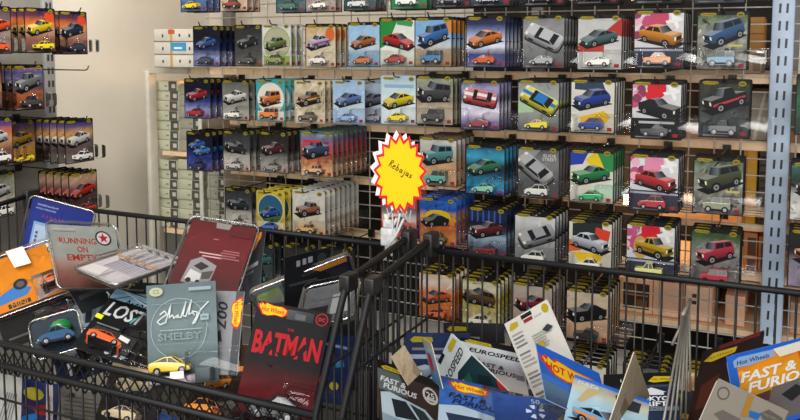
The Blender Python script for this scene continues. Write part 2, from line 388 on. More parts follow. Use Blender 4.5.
# ------------------------------------------------------------------ blister cards
def card_base(mb, w, h, t, col, edge='#e8e4da', r=.06, hole=(.5, .965, .09, .03), back='#d9d6cf', corners=(1, 1)):
    """cardboard with a hanging hole; hole = centre, width, height in card units; corners = rounded top left/right"""
    hx, hy, hw, hh = hole[0], hole[1], hole[2]/2, hole[3]/2
    a, b, c, d = hx-hw, hx+hw, hy-hh, hy+hh; rh = r*w/h
    def arc(cx, cy, a0): return [(cx+r*math.cos(math.radians(a0+90*i/4)), cy+rh*math.sin(math.radians(a0+90*i/4))) for i in range(5)]
    tl = arc(r, 1-rh, 90) if corners[0] else [(0, 1)]
    tr = arc(1-r, 1-rh, 0) if corners[1] else [(1, 1)]
    left = [(0, c), (a, c), (a, d), (a, 1)] + tl; right = [(b, c), (1, c)] + tr + [(b, 1), (b, d)]
    pcs = [[(0, 0), (1, 0), (1, c), (b, c), (a, c), (0, c)], left, right, [(a, d), (b, d), (b, 1), (a, 1)]]
    X = lambda p, y: ((p[0]-.5)*w, y, p[1]*h)
    for P in pcs:
        mb.face([X(p, -t/2) for p in P], col); mb.face([X(p, t/2) for p in P[::-1]], back)
    outer = [(0, 0), (1, 0)] + tr + tl; hole_ = [(a, c), (a, d), (b, d), (b, c)]
    for lp in (outer, hole_):
        for i in range(len(lp)):
            p, q = lp[i-1], lp[i]; mb.face([X(p, -t/2), X(p, t/2), X(q, t/2), X(q, -t/2)], edge)
def blister_mesh(w, h, d, x0, x1, z0, z1, rnd=None):
    """vacuum-formed bubble open to the card, with a flat flange"""
    bm = bmesh.new(); L = [(x0*w, 0, z0*h), (x1*w, 0, z0*h), (x1*w, 0, z1*h), (x0*w, 0, z1*h)]
    cx, cz = (x0+x1)/2*w, (z0+z1)/2*h
    def ring(y, s, rad):
        P = []; hx, hz = (x1-x0)*w/2*s, (z1-z0)*h/2*s
        for (sx, sz, a0) in ((1, 1, 0), (-1, 1, 90), (-1, -1, 180), (1, -1, 270)):
            for i in range(4):
                a = math.radians(a0+30*i); P.append(bm.verts.new((cx+sx*(hx-rad)+rad*math.cos(a), y, cz+sz*(hz-rad)+rad*math.sin(a))))
        return P
    R = [ring(-.001, 1.0, .006), ring(-.0014, .94, .006), ring(-d*.82, .9, .007), ring(-d*.96, .87, .008), ring(-d, .80, .009)]
    for a, b in zip(R, R[1:]):
        for i in range(len(a)): bm.faces.new((a[i-1], a[i], b[i], b[i-1]))
    bm.faces.new(R[-1])
    bmesh.ops.recalc_face_normals(bm, faces=bm.faces)
    mb = MB(); mb.bm(bm, '#ffffff'); return mb.mesh('blister', M_BLISTER)
_noise = random.Random(7)
def paint(A, stops, noise=.12, nx=9, ny=12, x0=0, y0=0, x1=1, y1=1, seed=None, hv=.0):
    """printed background: colour stops from bottom to top with blotches"""
    rnd = random.Random(seed if seed is not None else _noise.random()); st = [(v, S(c)) for v, c in stops]
    def fn(u, v):
        for (a, ca), (b, cb) in zip(st, st[1:]):
            if v <= b or b == st[-1][0]:
                c = mix(ca, cb, min(1, max(0, (v-a)/(b-a)))); break
        return mul(c, 1 + noise*rnd.uniform(-1, 1) + hv*(u-.5))
    A.grid(x0, y0, x1, y1, nx, ny, fn)
    for i in range(int(10+70*noise)):
        u, v = rnd.random(), rnd.random(); a = rnd.uniform(0, PI); l, t = rnd.uniform(.04, .16), rnd.uniform(.01, .035)
        c = mul(fn(u, v), 1 + 2.2*noise*rnd.choice((-1, 1))*rnd.uniform(.4, 1)); dx, dy = math.cos(a), math.sin(a)*.8
        A.poly([(x0+(u-dx*l/2+dy*t)*(x1-x0), y0+(v-dy*l/2-dx*t)*(y1-y0)), (x0+(u+dx*l/2+dy*t*.5)*(x1-x0), y0+(v+dy*l/2-dx*t*.5)*(y1-y0)),
                (x0+(u+dx*l/2-dy*t)*(x1-x0), y0+(v+dy*l/2+dx*t)*(y1-y0)), (x0+(u-dx*l/2-dy*t*.6)*(x1-x0), y0+(v-dy*l/2+dx*t*.6)*(y1-y0))], c, raw=(i > 0))
# ------------------------------------------------------------------ the setting
def struct(name, mb, mat, kind='structure'): return tag(mb.build(name, mat), kind=kind)
M_WALL = principled('cream_wall_paint', '#e6dfd2', .75, noise=.05, scale=3)
M_FLOOR = principled('grey_floor', '#4f4c48', .35, noise=.12, scale=6)
M_CEIL = principled('white_ceiling', '#c9c9c6', .8, noise=.04, scale=4)
m = MB(); m.box((-2.95, -3.2, 0), (-2.75, 3.6, 3.2)); struct('wall_left', m, M_WALL)
m = MB(); m.box((-2.75, 3.4, 0), (3.5, 3.6, 3.2)); struct('wall_back', m, M_WALL)
m = MB(); m.box((-2.95, -3.2, -.1), (3.5, 3.6, 0)); struct('floor', m, M_FLOOR)
m = MB(); m.box((-2.95, -3.2, 3.2), (3.5, 3.6, 3.3)); struct('ceiling', m, M_CEIL)
m = MB(); m.box((-2.75, -3.2, 0), (-2.735, 3.4, .1)); struct('baseboard_left', m, M_CREAM)

# ------------------------------------------------------------------ the shelving rack behind the display
GY = 2.66                                     # plane of the wire grid
def zat(px, py, Y=GY): return atY(px, py, Y).z
BARS = [zat(620, 77.5), zat(640, 140), zat(640, 203), zat(640, 266)]
BARS = [BARS[0] + (BARS[3]-BARS[0])*i/3 for i in range(4)]
RX0, RX1 = atY(148.5, 90, GY).x, .75
PX = atY(782, 57, GY-.03).x
rack = thing('shelving_rack', 'tall shelving rack with tan crossbars behind the hanging toy car cards', 'rack', (RX0, GY, 0))
def rel(o, root):    # keep world placement under an unrotated root
    o.parent = root; o.location = Vector(o.location) - Vector(root.location); return o
def part(mb, name, mat, root): return rel(mb.build(name, mat), root)
def post(x, y, w, d, z1, col, slots):
    mb = MB(); mb.rbox((x-w/2, y-d/2, 0), (x+w/2, y+d/2, z1), .004, col)
    if slots:
        z = .3; k = 0
        while z < z1-.05:
            for dx in (-.0095, .0095):
                a = [(x+dx-.0032, z), (x+dx+.0032, z), (x+dx+.0042, z+.027), (x+dx-.0022, z+.027)]
                mb.face([(p, y-d/2-.0006, q) for p, q in a], '#1b1e24')
            z += .05
    return mb
part(post(PX, GY-.03, .060, .045, 2.25, '#b2c5dd', True), 'post', M_POST, rack)
part(post(RX0+.004, GY+.01, .020, .05, zat(148, 71), '#d2cebf', False), 'post', M_POST, rack)
xm = atY(203, 150, GY+.06).x
part(post(xm, GY+.046, .017, .012, zat(203, 118, GY+.07), '#dcdad2', False), 'post', M_POST, rack)
for x in (RX0, PX-.9, PX+.02): part(post(x, 3.22, .05, .05, 2.1, '#6d6a66', False), 'post', M_POST, rack)
for i, z in enumerate(BARS):
    mb = MB(); x = RX0+.02
    rnd = random.Random(i)
    mb.box((RX0 if i == 0 else atY(228, 120, GY).x, GY+.012, z-.013), (RX1, GY+.04, z+.013))
    part(mb, 'crossbar', M_WOOD if i else M_WOOD, rack)
mb = MB(); mb.box((RX0-.015, GY-.012, BARS[0]-.011), (RX0+.22, GY+.0115, BARS[0]+.013)); part(mb, 'crossbar_end', M_CREAM, rack)
# shelf boards behind the grid
SHELF = [zat(165, 152, GY+.05), zat(165, 229, GY+.05)]
for z, x0, x1 in ((BARS[0]+.0, RX0+.03, RX0+.62), (SHELF[0], RX0+.03, RX0+.62), (SHELF[1], RX0+.03, RX0+.40), (BARS[1]-.0, PX-.35, RX1), (BARS[3]-.03, PX-.35, RX1), (.62, atY(606, 310, GY+.1).x, RX1)):
    mb = MB(); mb.box((x0, GY+.042, z-.012), (x1, 3.2, z+.0055)); part(mb, 'shelf_board', M_WOOD, rack)
M_GAPSHADE = principled('rack_gap_shade', '#17130f', .8, noise=.2, scale=7)  # dark sheets behind the grid stand in for shade between the cards
mb = MB(); mb.box((atY(255, 100, 3.2).x, 3.24, .3), (RX1, 3.26, BARS[0]-.05)); part(mb, 'back_panel', M_GAPSHADE, rack)
mb = MB(); mb.box((atY(470, 30, 3.2).x, 3.24, BARS[0]-.05), (RX1, 3.26, 2.2)); part(mb, 'back_panel', M_GAPSHADE, rack)
mb = MB(); mb.box((RX0+.02, GY+.05, .05), (atY(262, 240, GY).x, GY+.07, SHELF[1]-.013), '#66645f'); part(mb, 'plinth_panel', M_ANY, rack)
# wire grid
mb = MB(); x = atY(208, 100, GY).x; x0 = x
while x < RX1:
    mb.tube([(x, GY, .35), (x, GY, 2.05)], .0022, n=5); x += .0745
z = .37
while z < 2.05:
    mb.tube([(x0, GY-.004, z), (RX1, GY-.004, z)], .0022, n=5); z += .05
part(mb, 'wire_grid', M_GREYWIRE, rack)

# ------------------------------------------------------------------ cartons inside the rack
def carton(label, group, x0, x1, y0, y1, z0, z1, front, top=None, tape=None, extra=None, cat='box', name='carton'):
    cx, cy = (x0+x1)/2, (y0+y1)/2; w, d, h = x1-x0, y1-y0, z1-z0
    mb = MB(); mb.rbox((-w/2, -d/2, 0), (w/2, d/2, h), min(.003, h*.05), front)
    if top: mb.face([(-w/2+.003, -d/2+.003, h+.0004), (w/2-.003, -d/2+.003, h+.0004), (w/2-.003, d/2-.003, h+.0004), (-w/2+.003, d/2-.003, h+.0004)], top)
    A = Art(mb, w, h, y=-d/2-.0004)
    if extra: extra(A)
    o = mb.build(name, M_ANY, None, (cx, cy, z0)); return tag(o, label, cat, group)
PALE, DARKC = '#cdceb4', '#57564f'
def pale_front(A):
    A.rect(.62, .02, .98, .98, DARKC); A.rect(.76, .3, .92, .72, '#cfcabb')
    A.rect(.44, .42, .56, .56, '#8b7f6d'); A.rect(.0, .0, .62, .05, '#8f8d78')
ORD = ['bottom', 'second', 'third', 'fourth', 'fifth', 'sixth', 'seventh', 'eighth']
def carton_stack(px0, px1, zb, zt, n, where, fn, front, top, Y0=GY+.06, grp=''):
    X0, X1 = atY(px0, 150, Y0).x, atY(px1, 150, Y0).x; dz = (zt-zb)/n
    for i in range(n):
        carton(f'pale narrow carton, {ORD[i]} from below in {where}', grp, X0, X1, Y0 + .004*((i*7) % 3), Y0+.3, zb+i*dz+.0006, zb+(i+1)*dz, front, top, None, fn)
Yc = GY+.06
carton_stack(156.5, 178.5, SHELF[0]+.007, zat(165, 81, Yc), 7, 'the upper stack next to the cream post', pale_front, PALE, PALE, grp='pale cartons on the upper shelf')
carton_stack(180, 200, SHELF[0]+.007, zat(190, 84, Yc), 6, 'the upper stack beside the white post', pale_front, '#a9a696', PALE, grp='pale cartons on the upper shelf')
carton_stack(155.5, 176.5, SHELF[1]+.007, zat(165, 160, Yc), 7, 'the lower stack next to the cream post', pale_front, PALE, PALE, grp='pale cartons on the lower shelf')
carton_stack(177.5, 199, SHELF[1]+.007, zat(190, 160, Yc), 7, 'the lower stack in the middle', pale_front, PALE, PALE, grp='pale cartons on the lower shelf')
carton_stack(206, 224, SHELF[1]+.007, zat(215, 165, Yc), 6, 'the lower stack right of the white post', pale_front, '#bab8a6', PALE, grp='pale cartons on the lower shelf')
# long cartons on top of the rack, left end
Yt = GY+.0
for i in range(3):
    def tf(A, i=i):
        A.rect(.40, 0, .46, 1, '#c79a55'); A.rect(.2, .35, .24, .6, '#3d3d3f'); A.rect(.62, .4, .66, .62, '#3d3d3f'); A.rect(.86, .35, .9, .6, '#3d3d3f')
        A.rect(0, 0, 1, .07, '#7b766a')
        if i == 2: A.rect(.36, .62, .52, .95, '#c65a2c')
        if i == 1: A.rect(.42, .30, .80, .95, '#3d93c4'); A.rect(.5, .45, .7, .6, '#d8ecf4')
    zb = BARS[0]+.0148
    zz = (zat(170, 29, Yt-.1)-zb)/3
    carton('long white carton on top of the rack, ' + ['lowest of three', 'middle of three with blue sticker', 'topmost of three'][i], 'white cartons on the rack', atY(152.5+i*.0, 50, Yt-.1).x, atY(193, 50, Yt-.1).x, Yt-.09, Yt+.15, zb+i*zz+.0005, zb+(i+1)*zz, '#d5cfc2', '#d5cfc2', None, tf)
# cardboard cartons on the lower right shelves
def crate(A):
    A.rect(.08, .12, .5, .86, '#3b2416'); A.rect(.1, .5, .48, .54, '#c98a58'); A.rect(.14, .55, .3, .8, '#5f4a34'); A.rect(.3, .2, .46, .4, '#8d5a34')
    A.rect(.55, 0, .565, 1, '#b4744a')
def holes(A):
    A.rect(.25, .62, .42, .72, '#3a2214'); A.rect(.25, .44, .42, .54, '#3a2214'); A.rect(.0, .93, 1, 1, '#b97b52')
Yb = GY+.07; zsh = .627
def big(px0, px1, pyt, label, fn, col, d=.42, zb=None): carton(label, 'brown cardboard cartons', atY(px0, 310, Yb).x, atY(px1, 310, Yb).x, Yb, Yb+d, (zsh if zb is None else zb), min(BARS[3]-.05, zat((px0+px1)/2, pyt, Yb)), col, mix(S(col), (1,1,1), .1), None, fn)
big(618, 681, 280, 'open brown cardboard carton with a dark window behind the grid', crate, '#fbcfae')
big(685, 712, 284, 'narrow brown carton with two hand slots behind the grid', holes, '#fbd2b4')
big(725, 745, 296, 'small orange brown carton beside the blue grey post', None, '#f4c4a0')
big(790, 835, 305, 'wide brown carton right of the blue grey post', None, '#c9a284')
# stock seen between the last card column and the post
zs = BARS[3]-.0238
carton('tall orange carton standing on the shelf beside the post', 'stock beside the post', atY(744, 230, Yb).x, atY(758, 230, Yb).x, Yb, Yb+.3, zs, zs+.15, '#c98446', None, None, lambda A: (A.rect(.3,.1,.9,.9,'#5b3a22'), A.rect(.0,.45,1,.52,'#d89a5a')))
carton('amber carton with dark side in the rack beside the post', 'stock beside the post', atY(759, 230, Yb).x, atY(774, 230, Yb).x, Yb, Yb+.3, zs, zs+.14, '#b9793d', None, None, lambda A: A.rect(.2,.2,.6,.85,'#4a2c18'))
zs2 = BARS[1]+.0065
carton('yellow flat carton standing upright beside the last card column', 'stock beside the post', atY(743.5, 170, Yb-.02).x, atY(757, 170, Yb-.02).x, Yb-.02, Yb+.2, zs+.18, zat(750, 147, Yb-.02), '#cf9d24', None, None, lambda A: A.rect(.0,0,.3,1,'#b67a2a'))
carton('dark grey ribbed carton between yellow carton and post', 'stock beside the post', atY(759, 170, Yb).x, atY(776, 170, Yb).x, Yb, Yb+.3, zs+.18, zat(765, 147, Yb), '#58554f', None, None, lambda A: [A.rect(.05, .05+.1*i, .95, .08+.1*i, '#33312e') for i in range(9)])
mbx = MB(); mbx.box((PX-.35, GY+.045, zs+.16), (RX1, 3.2, zs+.178)); part(mbx, 'shelf_board', M_WOOD, rack)
carton('crumpled white paper wrapped carton by the post', 'stock beside the post', atY(750, 110, Yb+.06).x, atY(777, 110, Yb+.06).x, Yb+.06, Yb+.3, zs2, zat(765, 92, Yb+.06), '#a8a69c', None, None, lambda A: (A.poly([(.1,0),(.5,1),(.6,1),(.25,0)],'#d6d3c9'), A.poly([(.6,0),(.75,.9),(.85,.9),(.8,0)],'#8c8a83')))
carton('beige carton on the upper shelf beside the post', 'stock beside the post', atY(744, 60, Yb+.03).x, atY(762, 60, Yb+.03).x, Yb+.03, Yb+.3, BARS[0]+.006+.008, zat(750, 49, Yb+.03), '#a08a70', None, None, lambda A: A.rect(.5,.1,.9,.8,'#7a6248'))
mbx = MB(); mbx.box((PX-.35, GY+.045, BARS[0]-.006), (RX1, 3.2, BARS[0]+.0135)); part(mbx, 'shelf_board', M_WOOD, rack)
zt = zat(758, 49, Yb+.03)
carton('orange carton perched on the beige carton beside the post', 'stock beside the post', atY(748, 25, Yb+.05).x, atY(765, 25, Yb+.05).x, Yb+.05, Yb+.2, zt+.0008, zat(757, 17, Yb+.05), '#c08a3e', None, None, lambda A: A.rect(0,.45,1,.5,'#8f6228'))
# ------------------------------------------------------------------ hanging cards: designs
def P_night(A, c='#16204a', sd=1):
    paint(A, [(0, '#5f6ca8'), (.22, '#8f9ccc'), (.42, c), (.7, '#0b0e1c'), (1, '#141a33')], .2, seed=sd)
def P_sky(A, g='#b9a487', sky='#7db4dc', sd=2): paint(A, [(0, g), (.3, g), (.45, '#c8d4da'), (.6, sky), (1, sky)], .1, seed=sd)
def P_grey(A, c='#8d8f92', sd=3): paint(A, [(0, '#55565a'), (.3, c), (.7, mix(S(c), (1,1,1), .15)), (1, c)], .14, seed=sd)
def P_smoke(A, sd=4):
    paint(A, [(0, '#c9c5bd'), (.35, '#bdb9b1'), (.5, '#4a4c50'), (1, '#2c2e33')], .2, seed=sd)
def P_rock(A, sd=5):
    paint(A, [(0, '#8f8e8a'), (.3, '#77766f'), (.6, '#9b9a95'), (.85, '#60705a'), (1, '#4d5b3c')], .5, 14, 16, seed=sd)
def P_pink(A, sd=6, red='#d8232f', pk='#e58fae'):
    paint(A, [(0, '#b9bcc4'), (.5, '#d9d9dd'), (1, '#dedfe3')], .06, seed=sd)
    r = random.Random(sd)
    for i in range(16): A.ell(r.uniform(0, .38), r.uniform(.5, .95), .09, .07, [pk, '#c2527e', '#efb4c8', '#8d3a5e'][i % 4])
    A.ell(.5, .86, .19, .17, red); A.ell(.44, .74, .16, .1, red)
    for a in (.3, .7, 1.2): A.poly([(.78, .85), (.78+.16*math.cos(a), .85+.12*math.sin(a)), (.82, .8)], '#f4f5f7')
    A.poly([(.70,.93),(.76,.96),(.9,.7),(.84,.66)], '#f7f7f8'); A.poly([(.62,.8),(.95,.86),(.95,.8),(.66,.75)], '#f2f3f5')
    A.rect(0, 0, 1, .36, '#3a3c4c'); A.rect(.02, .3, .98, .335, '#a9adc2')
def P_splash(A, cols, sd=7):
    paint(A, [(0, '#cfccc0'), (1, '#dedbd0')], .04, seed=sd)
    for pts, c in cols: A.poly(pts, c)
def P_circle(A, base, disc='#e6e4dc', inner=None, sd=8):
    paint(A, [(0, base), (1, base)], .07, seed=sd); A.ell(.5, .55, .46, .38, disc); A.ell(.5, .55, .43, .355, inner or disc)
    A.rect(.05, .02, .95, .25, disc)
def P_warm(A, sd=9, a='#cba46f', b='#8e5a32', c='#e8d8b4'): paint(A, [(0, c), (.3, a), (.55, b), (.8, a), (1, c)], .3, seed=sd)
YG = '#a3901c'
def header(A, col='#121213', logo=YG, badge='#94841c', win=None):
    """top strip of the card: flame logo left of the hole, badge right of it"""
    A.poly([(.06,.955),(.12,.975),(.36,.968),(.39,.94),(.30,.915),(.1,.92)], logo)
    A.text('Hot Wheels', .225, .944, .27, '#3a2a08', hgt=.022, shear=.25, bold=.02)
    A.rect(.83,.05,.93,.11,'#a82a2c'); A.rect(.1,.03,.6,.05,'#8d8d92')
    if badge:
        A.ell(.84, .935, .075, .045, badge); A.rect(.80, .925, .88, .945, '#3d380e')
EDGE_W, EDGE_D, EDGE_T = '#cfc9b6', '#2b2624', '#b08c60'
GROUP_N = {}
WORDS = ['first', 'second', 'third', 'fourth', 'fifth', 'sixth', 'seventh', 'eighth', 'ninth', 'tenth', 'eleventh', 'twelfth']
CW, CH = .131, .158
_blis = {}
def make_card(label, group, art, s=1, head='#121213', edge=EDGE_D, car=None, w=CW, h=CH, blister=(.07, .93, .035, .37), d=.024):
    root = thing('carded_toy_car', label, 'toy car', group=group)
    mb = MB(); W, H = w*s, h*s
    card_base(mb, W, H, .0012, head, edge, r=.05)
    A = Art(mb, W, H, (.025, .015, .975, .93)); art(A)
    A.win = (.0, .0, 1, .985); header(A)
    mb.build('backing_card', M_PRINT, root)
    key = (W, H, blister, d)
    if key not in _blis: _blis[key] = blister_mesh(W, H, d, *blister)
    link('blister', _blis[key], root, (0, -.0026, 0))
    if car:
        L = W*.54; kw = dict(car); k = kw.pop('k'); c = kw.pop('col'); fl = kw.pop('flip', False)
        toy_car(k, c, L, root, (0, -.0135, (blister[2]+.035)*H), (0, 0, PI if fl else 0), **kw)
    return root
def copy_card(root, loc, rot, label, group, wheels=False):
    r = root.copy(); C.objects.link(r); r.location = loc; r.rotation_euler = rot; tag(r, label, 'toy car', group)
    for ch in root.children:
        c = ch.copy(); C.objects.link(c); c.parent = r
    return r
HOOKS = []
def hook_mesh(L, key={}):
    k = round(L, 3)
    if k in key: return key[k]
    mb = MB(); mb.tube([(0, 0, 0), (0, -L, 0), (0, -L-.012, .004), (0, -L-.018, .016)], .0023, n=6)
    mb.box((-.012, -.012, -.018), (.012, -.0015, .010), '#151515')
    key[k] = mb.mesh('peg_hook', M_HOOK); return key[k]
def stack(desc, px, py, n, art, car=None, s=1, head='#121213', edge=EDGE_D, Y=2.38, row='', face='-y', X=None, pitch=None, hook=True, back=GY, near=None, exact=False, **mk):
    """n cards on one hook; the front one sits with the middle of its lower edge at pixel px, py"""
    if exact: pass
    elif n >= 7: n, pitch = 5, pitch or .037
    elif n >= 5: n, pitch = 4, pitch or .036
    elif n >= 4: n, pitch = 3, pitch or .036
    pitch = pitch or .036
    p = atY(px, py, Y) if face == '-y' else atX(px, py, X)
    rot = (0, 0, 0) if face == '-y' else (0, 0, PI/2)
    stepv = Vector((0, 1, 0)) if face == '-y' else Vector((-1, 0, 0))
    r = random.Random(int(px*7+py))
    f = make_card(f'{desc} card, foremost {row}', 'cards hanging foremost on their hooks', art, s, head, edge, car, **mk)
    f.location = p; f.rotation_euler = (0, 0, rot[2]+r.uniform(-.012, .012))
    for i in range(1, n):
        copy_card(f, p + stepv*(pitch*i), (0, 0, rot[2]+r.uniform(-.01, .01)), f'{WORDS[i-1]} card behind the {desc} card', 'cards stacked behind the foremost ones')
    if hook:
        hz = p.z + CH*s*.965 + .0018; dep = (back-p.y) if face == '-y' else (p.x-back)
        h = link('peg_hook', hook_mesh(dep+.018), None, (p.x, back-.006, hz) if face == '-y' else (back+.006, p.y, hz), rot)
        tag(h, f'dark peg hook of the {desc} card', 'hook', 'peg hooks')
    return f

K = lambda k, col, flip=False, **kw: dict(k=k, col=col, flip=flip, **kw)
R0, R1, R2, R3, R4, R5 = 'at the top edge', 'in the upper row', 'in the second row', 'in the third row', 'in the fourth row', 'behind the baskets'
Sx = .93
# ---- cut-off row at the very top (only the lower ends show)
stack('yellow toy on blue', 194, 12, 4, lambda A: P_sky(A, '#4a6fae', '#3a60a8', 11), K('sport', '#e8cf1c'), Sx, row=R0)
stack('brown red toy on pale orange', 234, 11.5, 4, lambda A: paint(A, [(0,'#e0c9ae'),(1,'#d9b58e')], .1, seed=12), K('hotrod', '#9b3a22'), Sx, row=R0)
stack('green toy on dark teal', 291, 13, 2, lambda A: paint(A, [(0,'#4d6f78'),(1,'#2f4a58')], .1, seed=13), K('sedan', '#33695f'), Sx, row=R0)
stack('white toy on mauve brown', 321, 12, 2, lambda A: paint(A, [(0,'#b9a9a0'),(1,'#6d5a6c')], .15, seed=14), K('sport', '#e9e4da'), Sx, row=R0)
stack('grey white toy on deep teal', 360, 11, 4, lambda A: paint(A, [(0,'#355b60'),(1,'#1f3b42')], .1, seed=15), K('sedan', '#c8cfd0'), Sx, row=R0)
stack('white toy on green', 409, 9.5, 4, lambda A: paint(A, [(0,'#2f8a5c'),(1,'#1f7a4a')], .1, seed=16), K('muscle', '#dfe6e2'), 1, row=R0)
stack('white toy on dark navy', 490, 6.5, 4, lambda A: paint(A, [(0,'#3f4a5c'),(1,'#1b2233')], .1, seed=17), K('sport', '#cfd6de'), 1, row=R0)
stack('silver toy on black', 543, 6, 4, lambda A: paint(A, [(0,'#26282c'),(1,'#15161a')], .1, seed=18), K('sedan', '#9aa0a8'), 1, row=R0)
stack('grey toy on charcoal', 452, 8, 4, lambda A: paint(A, [(0,'#3a3d40'),(1,'#222428')], .1, seed=19), K('suv', '#70757a'), 1, row=R0)
stack('red toy on black', 596, 4.5, 4, lambda A: paint(A, [(0,'#2a2426'),(1,'#151214')], .1, seed=20), K('hatch', '#8e2a2a'), 1, row=R0)
stack('orange toy on dark grey', 657, 4, 4, lambda A: paint(A, [(0,'#33333a'),(1,'#1a1a1f')], .1, seed=21), K('hatch', '#a85a28'), 1.03, row=R0)
stack('blue toy on slate', 719, 3.5, 2, lambda A: paint(A, [(0,'#4a525c'),(1,'#2a3038')], .1, seed=22), K('suv', '#33567c'), 1, row=R0)

# ---- upper row
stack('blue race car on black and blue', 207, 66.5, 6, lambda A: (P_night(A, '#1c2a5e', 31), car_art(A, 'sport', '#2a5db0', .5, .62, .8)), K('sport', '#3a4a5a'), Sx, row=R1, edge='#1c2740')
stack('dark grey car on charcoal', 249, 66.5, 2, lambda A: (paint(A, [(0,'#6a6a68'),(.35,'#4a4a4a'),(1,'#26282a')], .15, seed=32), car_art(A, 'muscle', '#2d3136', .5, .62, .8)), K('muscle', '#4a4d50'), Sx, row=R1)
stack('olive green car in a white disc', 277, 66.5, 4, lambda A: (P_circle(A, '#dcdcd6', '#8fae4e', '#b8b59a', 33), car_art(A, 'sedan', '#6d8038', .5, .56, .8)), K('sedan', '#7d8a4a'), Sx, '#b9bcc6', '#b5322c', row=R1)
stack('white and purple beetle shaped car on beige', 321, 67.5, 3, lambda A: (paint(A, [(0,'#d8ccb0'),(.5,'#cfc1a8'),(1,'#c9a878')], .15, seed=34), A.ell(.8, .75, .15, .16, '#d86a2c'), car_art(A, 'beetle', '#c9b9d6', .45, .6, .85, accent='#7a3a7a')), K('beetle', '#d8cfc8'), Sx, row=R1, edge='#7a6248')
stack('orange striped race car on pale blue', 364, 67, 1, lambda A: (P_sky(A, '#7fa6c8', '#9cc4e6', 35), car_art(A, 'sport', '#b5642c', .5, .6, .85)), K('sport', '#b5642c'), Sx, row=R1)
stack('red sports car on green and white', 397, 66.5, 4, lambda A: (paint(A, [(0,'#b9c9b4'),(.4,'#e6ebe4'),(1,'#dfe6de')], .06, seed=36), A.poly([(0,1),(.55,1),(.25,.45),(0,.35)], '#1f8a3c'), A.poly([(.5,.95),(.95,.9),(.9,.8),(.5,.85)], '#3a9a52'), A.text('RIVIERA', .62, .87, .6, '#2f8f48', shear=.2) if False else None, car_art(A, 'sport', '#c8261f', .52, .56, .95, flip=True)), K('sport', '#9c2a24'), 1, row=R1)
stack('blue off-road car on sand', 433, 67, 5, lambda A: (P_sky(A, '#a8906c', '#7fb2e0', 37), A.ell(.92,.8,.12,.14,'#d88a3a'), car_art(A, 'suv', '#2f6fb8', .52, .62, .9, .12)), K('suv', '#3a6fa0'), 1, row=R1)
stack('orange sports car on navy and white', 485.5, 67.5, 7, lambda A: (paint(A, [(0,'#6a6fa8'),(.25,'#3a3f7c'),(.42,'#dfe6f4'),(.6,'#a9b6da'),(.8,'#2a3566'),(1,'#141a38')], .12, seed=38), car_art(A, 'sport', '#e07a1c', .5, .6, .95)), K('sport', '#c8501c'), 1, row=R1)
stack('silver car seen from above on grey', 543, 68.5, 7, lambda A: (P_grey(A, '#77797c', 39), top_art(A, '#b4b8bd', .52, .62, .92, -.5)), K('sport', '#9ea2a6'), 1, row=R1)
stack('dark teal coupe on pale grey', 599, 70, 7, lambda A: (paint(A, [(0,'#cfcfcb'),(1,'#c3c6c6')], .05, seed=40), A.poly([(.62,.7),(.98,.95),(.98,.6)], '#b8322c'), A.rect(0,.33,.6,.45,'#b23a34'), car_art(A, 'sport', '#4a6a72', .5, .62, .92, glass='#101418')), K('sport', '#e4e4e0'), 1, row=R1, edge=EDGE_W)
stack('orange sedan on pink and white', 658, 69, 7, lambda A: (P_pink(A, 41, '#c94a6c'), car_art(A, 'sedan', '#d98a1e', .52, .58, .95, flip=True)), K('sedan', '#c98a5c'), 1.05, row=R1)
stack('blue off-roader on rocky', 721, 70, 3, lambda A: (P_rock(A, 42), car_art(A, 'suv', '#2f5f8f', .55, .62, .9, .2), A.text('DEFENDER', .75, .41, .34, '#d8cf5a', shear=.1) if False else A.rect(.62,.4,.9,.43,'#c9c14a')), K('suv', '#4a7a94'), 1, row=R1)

# ---- second row
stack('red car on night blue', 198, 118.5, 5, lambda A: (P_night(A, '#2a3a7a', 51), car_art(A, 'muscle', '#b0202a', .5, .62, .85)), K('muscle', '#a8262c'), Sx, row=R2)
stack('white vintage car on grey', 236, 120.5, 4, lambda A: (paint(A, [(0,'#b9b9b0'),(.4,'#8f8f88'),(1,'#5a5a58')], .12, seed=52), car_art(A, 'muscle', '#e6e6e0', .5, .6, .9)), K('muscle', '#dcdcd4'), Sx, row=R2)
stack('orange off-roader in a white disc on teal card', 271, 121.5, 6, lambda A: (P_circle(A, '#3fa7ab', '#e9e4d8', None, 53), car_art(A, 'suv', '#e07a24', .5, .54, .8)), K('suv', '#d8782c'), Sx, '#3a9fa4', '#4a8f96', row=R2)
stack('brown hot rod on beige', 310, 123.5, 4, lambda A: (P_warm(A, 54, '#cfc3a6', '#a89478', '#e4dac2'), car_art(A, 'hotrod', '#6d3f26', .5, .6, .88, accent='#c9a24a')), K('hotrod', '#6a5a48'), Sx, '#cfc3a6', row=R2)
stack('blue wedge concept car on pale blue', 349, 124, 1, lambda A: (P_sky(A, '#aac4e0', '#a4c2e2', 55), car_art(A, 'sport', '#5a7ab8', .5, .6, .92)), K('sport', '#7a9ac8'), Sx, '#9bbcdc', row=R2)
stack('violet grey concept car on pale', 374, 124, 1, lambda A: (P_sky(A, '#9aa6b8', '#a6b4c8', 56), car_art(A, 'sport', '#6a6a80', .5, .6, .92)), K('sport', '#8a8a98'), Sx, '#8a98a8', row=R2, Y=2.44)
stack('yellow sports car on icy white', 399, 124.5, 2, lambda A: (paint(A, [(0,'#cfe0e6'),(.5,'#dce8ee'),(1,'#a9cbdc')], .07, seed=57), A.rect(.1,.75,.9,.82,'#8fb4cc'), car_art(A, 'sport', '#e4cf14', .5, .54, .95)), K('sport', '#d8c41a'), 1, '#a9cbdc', row=R2)
